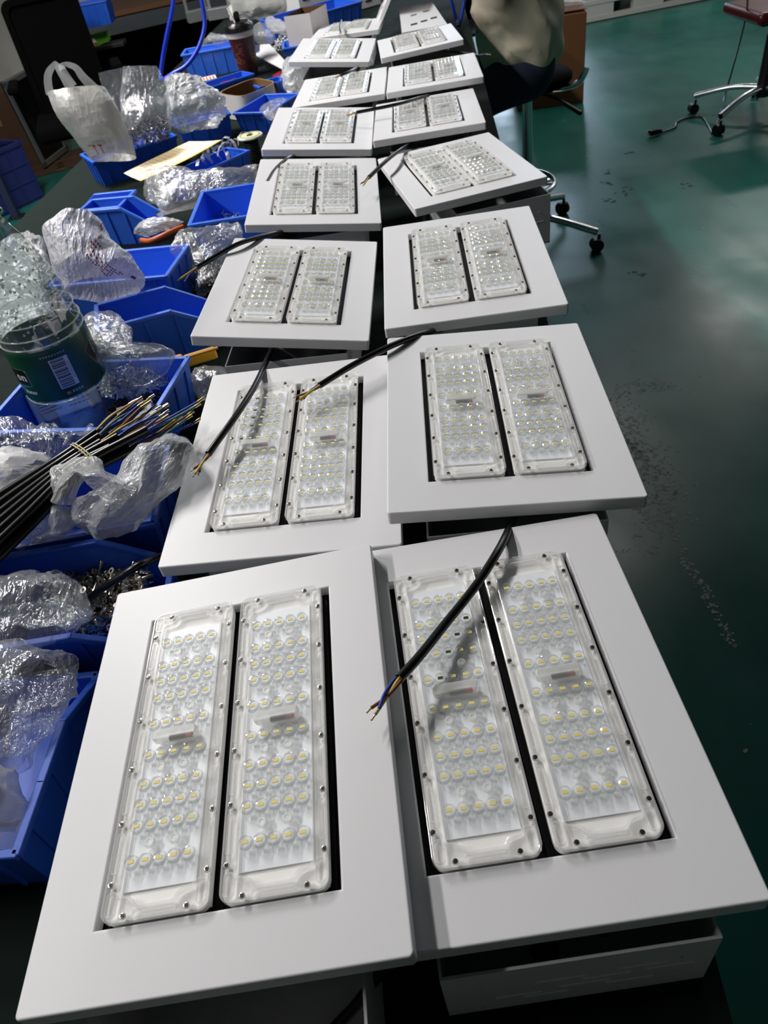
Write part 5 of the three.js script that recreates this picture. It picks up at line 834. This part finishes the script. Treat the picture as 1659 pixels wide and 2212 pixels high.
{ // carton behind the person
  const A = V([1.1921, 0, -4.5738]), B = V([1.5544, 0, -4.5175]), d = B.clone().sub(A), w = d.length(), turn = Math.atan2(-d.z, d.x), c = A.clone().add(B).multiplyScalar(0.5), t = thing('cardboard_box', 'brown carton with dark print, standing on the floor behind the seated person', 'cardboard box', [c.x, 0, c.z], turn), H = 0.44, D = 0.36;
  put('carton', rbox(w, H, D, 0.004, 0, H / 2, -D / 2), std(0x6a4424, 0.85), t);
  for (const [z, r] of [[-0.02, 0.5], [-D + 0.02, -0.5]]) put('flap', box(w, 0.004, 0.12, 0, H + 0.012, z - (z > -0.1 ? 0.05 : -0.05)).translate(0, 0, 0), std(0x5f3d20, 0.85), t);
  const ink = std(0x3c2412, 0.8); reseed(4);
  for (const [x0, y0, n, s] of [[0.02, 0.135, 4, 0.02], [-0.01, 0.085, 7, 0.016]]) for (let k = 0; k < n; k++) put('print', join([box(s * 0.8, s * 0.16, 0.001, x0 + k * s * 1.15, y0 + s * 0.3, 0.0008), box(s * 0.16, s * 0.9, 0.001, x0 + k * s * 1.15 + (k % 2 - 0.5) * s * 0.3, y0, 0.0008), box(s * 0.7, s * 0.16, 0.001, x0 + k * s * 1.15, y0 - s * 0.2, 0.0008)]), ink, t);
  film('plastic_film', 'pale bag lying on top of the brown carton', 'plastic film', sleeve([[[c.x - 0.02, H + 0.02, c.z - 0.22], [c.x + 0.2, H + 0.02, c.z - 0.12], 0.02], [[c.x - 0.04, H + 0.05, c.z - 0.26], [c.x + 0.18, H + 0.06, c.z - 0.18], 0.03], [[c.x, H + 0.08, c.z - 0.32], [c.x + 0.12, H + 0.08, c.z - 0.28], 0.01]], 0.012, 20, 3.3, 28, 20), M.filmMilk);
}
{ // pallet stack at the far right
  const A = V([2.2136, 0, -6.4843]), B = V([3.6784, 0, -6.5306]), d = B.clone().sub(A), t = thing('pallet', 'white slotted pallet base along the far side of the floor, dark load on it', 'pallet', A.clone().lerp(B, 0.5).toArray(), Math.atan2(-d.z, d.x)), L = d.length() * 1.25, off = d.length() * 0.12;
  put('base_board', rbox(L, 0.03, 0.9, 0.004, off, 0.125, -0.45), M.white, t);
  put('runner', box(L, 0.03, 0.06, off, 0.02, -0.03), M.white, t); put('runner', box(L, 0.03, 0.06, off, 0.02, -0.87), M.white, t);
  const n = Math.round(L / 0.42); for (let k = 0; k <= n; k++) for (const z of [-0.04, -0.86]) put('block', rbox(0.24, 0.085, 0.07, 0.006, off - L / 2 + 0.12 + k * (L - 0.24) / n, 0.072, z), M.white, t);
  const n2 = Math.round(L / 0.55); for (let k = 0; k < n2; k++) { const c = thing('cardboard_box', ['flat brown carton on the pallet nearest the standing carton', 'second flat brown carton on the pallet', 'third flat brown carton on the pallet', 'fourth flat brown carton on the pallet', 'fifth flat brown carton on the pallet'][k % 5], 'cardboard box'); const a = -t.rotation.y; const lx = off - L / 2 + 0.28 + k * L / n2; c.position.set(t.position.x + Math.cos(t.rotation.y) * lx + Math.sin(t.rotation.y) * -0.45, 0.142, t.position.z - Math.sin(t.rotation.y) * lx + Math.cos(t.rotation.y) * -0.45); c.rotation.y = t.rotation.y; put('carton', rbox(0.5, 0.26, 0.74, 0.004, 0, 0.13, 0), std([0x4a3520, 0x5a4432, 0x40301f][k % 3], 0.9), c); put('tape', box(0.504, 0.05, 0.3, 0, 0.235, 0.25), std(0x6b5a40, 0.5), c); put('label', box(0.09, 0.06, 0.002, 0.1, 0.16, 0.371), M.white, c); }
}
function starBase(t, c, r, y, turn, leg, ringR) {
  for (let k = 0; k < 5; k++) {
    const a = turn + k * 1.2566, ex = Math.cos(a) * r, ez = Math.sin(a) * r;
    put('leg', (() => { const g = tube([[c[0], y + 0.035, c[1]], [c[0] + ex * 0.45, y + 0.03, c[1] + ez * 0.45], [c[0] + ex, y - 0.012, c[1] + ez]], 0.0135, 18, 10); return g; })(), leg, t);
    const cs = put('caster', join([T(new THREE.CylinderGeometry(0.024, 0.024, 0.015, 18).rotateZ(Math.PI / 2), -0.011, 0.024, 0), T(new THREE.CylinderGeometry(0.024, 0.024, 0.015, 18).rotateZ(Math.PI / 2), 0.011, 0.024, 0), T(new THREE.CylinderGeometry(0.017, 0.017, 0.032, 14).rotateZ(Math.PI / 2), 0, 0.032, -0.004), cyl(0.006, 0.006, 0.03, 0, 0.05, 0.008, 10)]), M.black, t);
    cs.position.set(c[0] + ex, 0, c[1] + ez); cs.rotation.y = k * 1.1 + 0.4;
  }
  if (ringR) put('foot_ring', new THREE.TorusGeometry(ringR[0], 0.0085, 10, 48).rotateX(Math.PI / 2).translate(c[0], ringR[1], c[1]), leg, t);
}
{ // wheeled base half hidden by the askew light
  const t = thing('wheeled_stool_base', 'chrome wheeled stool base with a foot ring, half hidden under the askew canopy light', 'stool base', [0.705, 0, -2.84]);
  starBase(t, [0, 0], 0.34, 0.085, -0.65, M.chrome, [0.165, 0.23]);
  put('post', cyl(0.022, 0.024, 0.19, 0, 0.175, 0, 20), M.chrome, t); put('spoke', join([0.4, 2.49, 4.59].map((a) => bar([0, 0.235, 0], [Math.cos(a) * 0.165, 0.23, Math.sin(a) * 0.165], 0.006))), M.chrome, t);
  put('top_plate', rbox(0.1, 0.012, 0.1, 0.003, 0, 0.272, 0), M.black, t);
}
{ // stool of the person
  const t = thing('swivel_stool', 'chrome stool with a lever, under the seated person in the pale shirt', 'stool', [0.93, 0, -3.42]);
  put('foot_plate', lathe([[0.0001, 0.022], [0.03, 0.022], [0.045, 0.012], [0.1, 0.008], [0.104, 0], [0.0001, 0]], 32), M.chrome, t); for (let k = 0; k < 5; k++) put('glide', cyl(0.01, 0.012, 0.008, Math.cos(k * 1.2566) * 0.094, 0.012, Math.sin(k * 1.2566) * 0.094, 10), M.chrome, t);
  put('post', cyl(0.02, 0.024, 0.40, 0, 0.215, 0, 20), M.chrome, t); put('seat', lathe([[0.0001, 0.415], [0.17, 0.415], [0.185, 0.43], [0.185, 0.45], [0.17, 0.462], [0.0001, 0.464]], 36), M.matte, t);
  put('back_bracket', tube([[0.06, 0.405, 0.06], [0.13, 0.408, 0.10], [0.18, 0.425, 0.13], [0.2, 0.46, 0.14], [0.205, 0.475, 0.14]], 0.013, 24, 10), M.chrome, t);
  put('lever', tube([[0.0, 0.40, 0.03], [0.08, 0.385, 0.14], [0.14, 0.35, 0.24]], 0.006, 14, 8), M.black, t); put('lever_grip', bar([0.11, 0.368, 0.19], [0.15, 0.343, 0.256], 0.009, 10), M.black, t);
}
{ // swivel chair at the right edge
  const c = [2.1904, 0.08, -3.7707], t = thing('swivel_chair', 'swivel chair with a chrome five-star base at the right edge', 'swivel chair', [c[0], 0, c[2]]);
  starBase(t, [0, 0], 0.32, 0.095, -0.35 + 2.98, M.chrome);
  put('post', cyl(0.028, 0.032, 0.26, 0, 0.22, 0, 24), M.black, t); put('gas_lift', cyl(0.014, 0.014, 0.12, 0, 0.38, 0, 20), M.chrome, t);
  put('seat', rbox(0.36, 0.05, 0.36, 0.022, 0, 0.455, 0), std(0x4a1014, 0.35), t); put('seat_pan', rbox(0.28, 0.016, 0.28, 0.006, 0, 0.425, 0), M.black, t);
  const k = [[1.8656, 0.6, -3.4647], [2.0455, 0.45, -3.7782], [2.1288, 0.28, -3.9522], [2.1968, 0.14, -4.1062], [2.2075, 0.02, -4.1555], [2.001, 0.006, -3.7968], [1.8968, 0.006, -3.6333], [1.9318, 0.006, -3.7587], [1.9542, 0.006, -3.9013], [1.8836, 0.006, -3.9153], [1.8316, 0.006, -3.8894], [1.788, 0.006, -3.8151], [1.7357, 0.006, -3.7914], [1.6702, 0.006, -3.7688]];
  const w = thing('mains_cable', 'black mains cable trailing over the green floor to a loose plug', 'cable', k[k.length - 1]), o = w.position;
  put('cord', tube(k.map((p) => V(p).sub(o)), 0.0045, 120, 8), M.rubber, w);
  put('plug', join([T(rbox(0.05, 0.026, 0.034, 0.008), -0.012, 0.013, 0), T(rbox(0.026, 0.018, 0.02, 0.006), 0.02, 0.011, 0)]).rotateY(0.2), M.rubber, w);
  for (const z of [-0.008, 0.008]) put('prong', box(0.018, 0.003, 0.006, -0.045, 0.013, z).rotateY(0.2), M.steel, w);
}
{ // worn paint on the floor
  reseed(91); const pale = [], dark = [];
  const chip = (x, z, s, list) => { const n = 7, sh = new THREE.Shape(); for (let i = 0; i < n; i++) { const a = i / n * 6.283, r = s * rr(0.35, 1); i ? sh.lineTo(Math.cos(a) * r * 1.3, Math.sin(a) * r) : sh.moveTo(Math.cos(a) * r * 1.3, Math.sin(a) * r); } list.push(new THREE.ShapeGeometry(sh).rotateX(-Math.PI / 2).rotateY(rr(0, 6)).translate(x, 0.0006, z)); };
  const line = (pts, n, wid, s0, s1) => { const c = new THREE.CatmullRomCurve3(pts.map(V)); for (let k = 0; k < n; k++) { const p = c.getPoint(rnd()), q = (rnd() + rnd() + rnd() - 1.5) * wid; chip(p.x + q, p.z + (rnd() - 0.5) * wid, rr(s0, s1) * rnd(), pale); } };
  line([[0.6876, 0, -1.661], [0.6864, 0, -1.4837], [0.6681, 0, -1.3142], [0.6363, 0, -1.1536]], 760, 0.08, 0.002, 0.011);
  line([[0.6668, 0, -1.5323], [0.6843, 0, -1.3842], [0.6419, 0, -1.0905], [0.6413, 0, -0.9502], [0.634, 0, -0.8223]], 460, 0.012, 0.0015, 0.008);
  line([[0.5061, 0, -1.1266], [0.5911, 0, -1.0965], [0.6774, 0, -1.0516]], 70, 0.012, 0.001, 0.003);
  line([[0.691, 0, -1.7081], [0.8126, 0, -1.741], [0.8634, 0, -1.6981]], 220, 0.06, 0.002, 0.008);
  for (let k = 0; k < 260; k++) chip(rr(0.5, 2.6), rr(-4.6, -0.3), rr(0.001, 0.006) * rnd(), pale);
  for (const p of [[1.2396, 0, -3.2761], [1.1994, 0, -3.0936], [1.2615, 0, -3.1417], [1.3004, 0, -3.1801], [1.473, 0, -3.6041], [1.293, 0, -3.4148], [1.5215, 0, -3.0924], [1.0433, 0, -2.4137]]) for (let k = 0; k < 5; k++) chip(p[0] + rr(-0.03, 0.03), p[2] + rr(-0.03, 0.03), rr(0.004, 0.016), dark);
  const fl = scene.getObjectByName('floor');
  put('worn_paint', join(pale), std(0x9aa49c, 0.8), fl).userData = { kind: 'stuff' };
  put('dirt_spots', join(dark), std(0x1c3a36, 0.8), fl).userData = { kind: 'stuff' };
}

// ---------------------------------------------------------------- the seated person
// distance to tapered capsules joined by a smooth minimum, meshed on a grid
function fleshOut(bones, k, cell) {
  const lo = new THREE.Vector3(1e9, 1e9, 1e9), hi = lo.clone().negate();
  for (const [a, b, ra, rb] of bones) for (const [p, r] of [[a, ra], [b, rb]]) { lo.min(new THREE.Vector3(p[0] - r, p[1] - r, p[2] - r)); hi.max(new THREE.Vector3(p[0] + r, p[1] + r, p[2] + r)); }
  const c = lo.clone().add(hi).multiplyScalar(0.5), half = Math.max(hi.x - lo.x, hi.y - lo.y, hi.z - lo.z) / 2 + 3 * cell, n = Math.min(110, Math.ceil(2 * half / cell));
  const mc = new MarchingCubes(n, new THREE.MeshStandardMaterial(), false, false, 260000);
  mc.isolation = 0;
  const size = mc.size, hs = mc.halfsize;
  for (let z = 0; z < size; z++) for (let y = 0; y < size; y++) for (let x = 0; x < size; x++) {
    const p = [c.x + (x - hs) / hs * half, c.y + (y - hs) / hs * half, c.z + (z - hs) / hs * half];
    let s = 0;
    for (const [a, b, ra, rb, fx = 1, fz = 1] of bones) {
      const d = [b[0] - a[0], b[1] - a[1], b[2] - a[2]], q = [p[0] - a[0], p[1] - a[1], p[2] - a[2]], l = d[0] * d[0] + d[1] * d[1] + d[2] * d[2] || 1e-9;
      const t = Math.min(1, Math.max(0, (d[0] * q[0] + d[1] * q[1] + d[2] * q[2]) / l));
      const dist = Math.hypot((q[0] - d[0] * t) / fx, q[1] - d[1] * t, (q[2] - d[2] * t) / fz) - (ra + (rb - ra) * t);
      s += Math.exp(-dist / k);
    }
    mc.field[x + y * size + z * mc.size2] = Math.min(4, Math.max(-4, k * Math.log(s + 1e-30)));
  }
  mc.update();
  const m = mc.count, g = new THREE.BufferGeometry();
  const P = new Float32Array(mc.positionArray.slice(0, m * 3));
  for (let i = 0; i < P.length; i += 3) { P[i] = P[i] * half + c.x; P[i + 1] = P[i + 1] * half + c.y; P[i + 2] = P[i + 2] * half + c.z; }
  g.setAttribute('position', new THREE.BufferAttribute(P, 3)); g.computeVertexNormals();
  const w = mergeVertices(g.deleteAttribute('normal'), cell * 0.02); w.computeVertexNormals();
  const pos = w.attributes.position, uv = new Float32Array(pos.count * 2); for (let i = 0; i < pos.count; i++) { uv[i * 2] = pos.getX(i) + pos.getZ(i); uv[i * 2 + 1] = pos.getY(i); } w.setAttribute('uv', new THREE.BufferAttribute(uv, 2));
  return w;
}
{
  const O = [0.845, 0.475, -3.2], t = thing('person', 'seated person in a loose beige T-shirt and dark jeans, reaching over the bench', 'person', O);
  // local axes: faces -x; its left side is +z
  const pelvis = [0, 0.10, 0], waist = [-0.01, 0.24, 0], chest = [-0.05, 0.42, 0], neck = [-0.10, 0.58, 0], head = [-0.155, 0.70, 0];
  const sh = (s) => [-0.07, 0.53, s * 0.175], el = (s) => [-0.20, 0.40, s * 0.235], wr = (s) => [-0.42, 0.44, s * 0.10];
  const hip = (s) => [0, 0.055, s * 0.09], kn = (s) => [-0.30, -0.005, s * 0.14], an = (s) => [-0.12, -0.36, s * 0.13], toe = (s) => [-0.26, -0.43, s * 0.15];
  const skin = std(0x8f5f42, 0.55), legs = [-1, 1].flatMap((s) => [[hip(s), kn(s), 0.082, 0.058], [kn(s), an(s), 0.056, 0.038]]);
  const fingers = (s) => { const w = wr(s), out = [[w, [w[0] - 0.075, w[1] - 0.012, w[2] - s * 0.015], 0.026, 0.027, 1, 1.25]]; for (let k = 0; k < 4; k++) { const b = [w[0] - 0.082, w[1] - 0.012, w[2] - s * 0.015 + (k - 1.5) * 0.017], l = [0.03, 0.034, 0.032, 0.025][k], m = [b[0] - l, b[1] - 0.012, b[2]], e = [m[0] - l * 0.55, m[1] - 0.026, m[2]]; out.push([b, m, 0.009, 0.008], [m, e, 0.008, 0.0068]); } const tb = [w[0] - 0.028, w[1] - 0.012, w[2] - s * 0.038], tm = [tb[0] - 0.03, tb[1] - 0.012, tb[2] - s * 0.014]; out.push([tb, tm, 0.011, 0.009], [tm, [tm[0] - 0.025, tm[1] - 0.01, tm[2] + s * 0.004], 0.009, 0.0075]); return out; };
  const body = [[pelvis, waist, 0.115, 0.105, 1, 1.3], [waist, chest, 0.105, 0.11, 1, 1.35], [chest, [neck[0] + 0.02, neck[1] - 0.06, 0], 0.1, 0.07, 1, 1.4], [[neck[0] + 0.01, neck[1] - 0.05, 0], [head[0] + 0.02, head[1] - 0.03, 0], 0.052, 0.05], ...legs, ...[-1, 1].flatMap((s) => [[[-0.06, 0.51, s * 0.09], sh(s), 0.06, 0.056], [sh(s), el(s), 0.048, 0.038], [el(s), wr(s), 0.039, 0.026], [an(s), toe(s), 0.036, 0.028]])];
  const hd = [[[head[0] + 0.015, head[1] + 0.035, 0], [head[0] - 0.015, head[1] + 0.03, 0], 0.082, 0.078, 1, 0.94], [[head[0] - 0.03, head[1] - 0.02, 0], [head[0] - 0.045, head[1] - 0.062, 0], 0.055, 0.038], [[head[0] - 0.09, head[1] + 0.012, 0], [head[0] - 0.105, head[1] - 0.016, 0], 0.009, 0.014], [[head[0] - 0.082, head[1] - 0.045, -0.014], [head[0] - 0.082, head[1] - 0.045, 0.014], 0.011, 0.011], ...[-1, 1].map((s) => [[head[0] + 0.005, head[1] + 0.022, s * 0.078], [head[0] + 0.01, head[1] - 0.02, s * 0.074], 0.014, 0.01]), [[head[0] + 0.02, head[1] - 0.03, 0], [neck[0] + 0.01, neck[1], 0], 0.05, 0.052]];
  put('body', join([fleshOut(body, 0.016, 0.014), fleshOut(hd, 0.010, 0.005), fleshOut(fingers(-1), 0.004, 0.0034), fleshOut(fingers(1), 0.004, 0.0034)]), skin, t);
  for (const s of [-1, 1]) { const e = put('eye', new THREE.SphereGeometry(0.0105, 14, 10), std(0xe8e4de, 0.3), t); e.position.set(head[0] - 0.083, head[1] + 0.026, s * 0.031); const i = put('iris', new THREE.SphereGeometry(0.0055, 10, 8), std(0x1c120c, 0.3), t); i.position.set(head[0] - 0.0905, head[1] + 0.024, s * 0.031); }
  put('hair', fleshOut([[[head[0] + 0.03, head[1] + 0.06, 0], [head[0] - 0.02, head[1] + 0.075, 0], 0.078, 0.072], [[head[0] + 0.05, head[1] + 0.02, 0], [head[0] + 0.05, head[1] - 0.02, 0], 0.058, 0.045, 1, 1.2]], 0.014, 0.006), std(0x0d0b0a, 0.7), t);
  // shirt: loose, with folds
  const shirt = fleshOut([[[0.005, 0.145, 0], waist, 0.152, 0.148, 1, 1.2], [waist, chest, 0.143, 0.14, 1, 1.24], [chest, [neck[0] + 0.02, neck[1] - 0.075, 0], 0.124, 0.085, 1, 1.3], ...[-1, 1].flatMap((s) => [[[-0.06, 0.5, s * 0.1], sh(s), 0.076, 0.074], [sh(s), [sh(s)[0] * 0.35 + el(s)[0] * 0.65, sh(s)[1] * 0.35 + el(s)[1] * 0.65, sh(s)[2] * 0.35 + el(s)[2] * 0.65], 0.074, 0.073]])], 0.02, 0.011);
  { const p = shirt.attributes.position, n = shirt.attributes.normal; for (let i = 0; i < p.count; i++) { const x = p.getX(i), y = p.getY(i), z = p.getZ(i), f = (0.5 - Math.abs(noise.noise(x * 7 + y * 7, y * 5 - x * 6 + 3, z * 5)) * 1.7) * 0.016 + noise.noise(x * 16, y * 11, z * 14) * 0.005; p.setXYZ(i, x + n.getX(i) * f, y + n.getY(i) * f, z + n.getZ(i) * f); } shirt.computeVertexNormals(); }
  const cloth = std(0xcfc6b0, 0.85, 0, { bumpMap: withRepeat(grainTex, 40, 40), bumpScale: 0.0002 });
  const sm = put('shirt', shirt, cloth, t);
  put('shirt_print', join([0, 1, 2, 3].map((k) => new THREE.TorusGeometry(0.012, 0.0025, 5, 12, 4.2).rotateZ(k * 1.3).translate(-0.05 - k * 0.022, 0.415 + (k % 2) * 0.006, 0.178 - k * 0.006))), std(0x3a352e, 0.8), sm);
  const jeans = fleshOut([[[0, 0.09, -0.06], [0, 0.09, 0.06], 0.11, 0.11], ...[-1, 1].flatMap((s) => [[hip(s), kn(s), 0.086, 0.072], [kn(s), [an(s)[0], an(s)[1] + 0.03, an(s)[2]], 0.072, 0.06]])], 0.018, 0.012);
  put('jeans', jeans, std(0x1e2740, 0.85, 0, { bumpMap: withRepeat(grainTex, 60, 60), bumpScale: 0.0002 }), t);
  for (const s of [-1, 1]) put('shoe', fleshOut([[[an(s)[0] + 0.03, -0.435, an(s)[2]], [toe(s)[0] - 0.02, -0.442, toe(s)[2]], 0.04, 0.032, 1, 1.15], [an(s), [an(s)[0] - 0.03, -0.41, an(s)[2]], 0.045, 0.042]], 0.012, 0.007), M.black, t);
}

renderer.render(scene, camera);
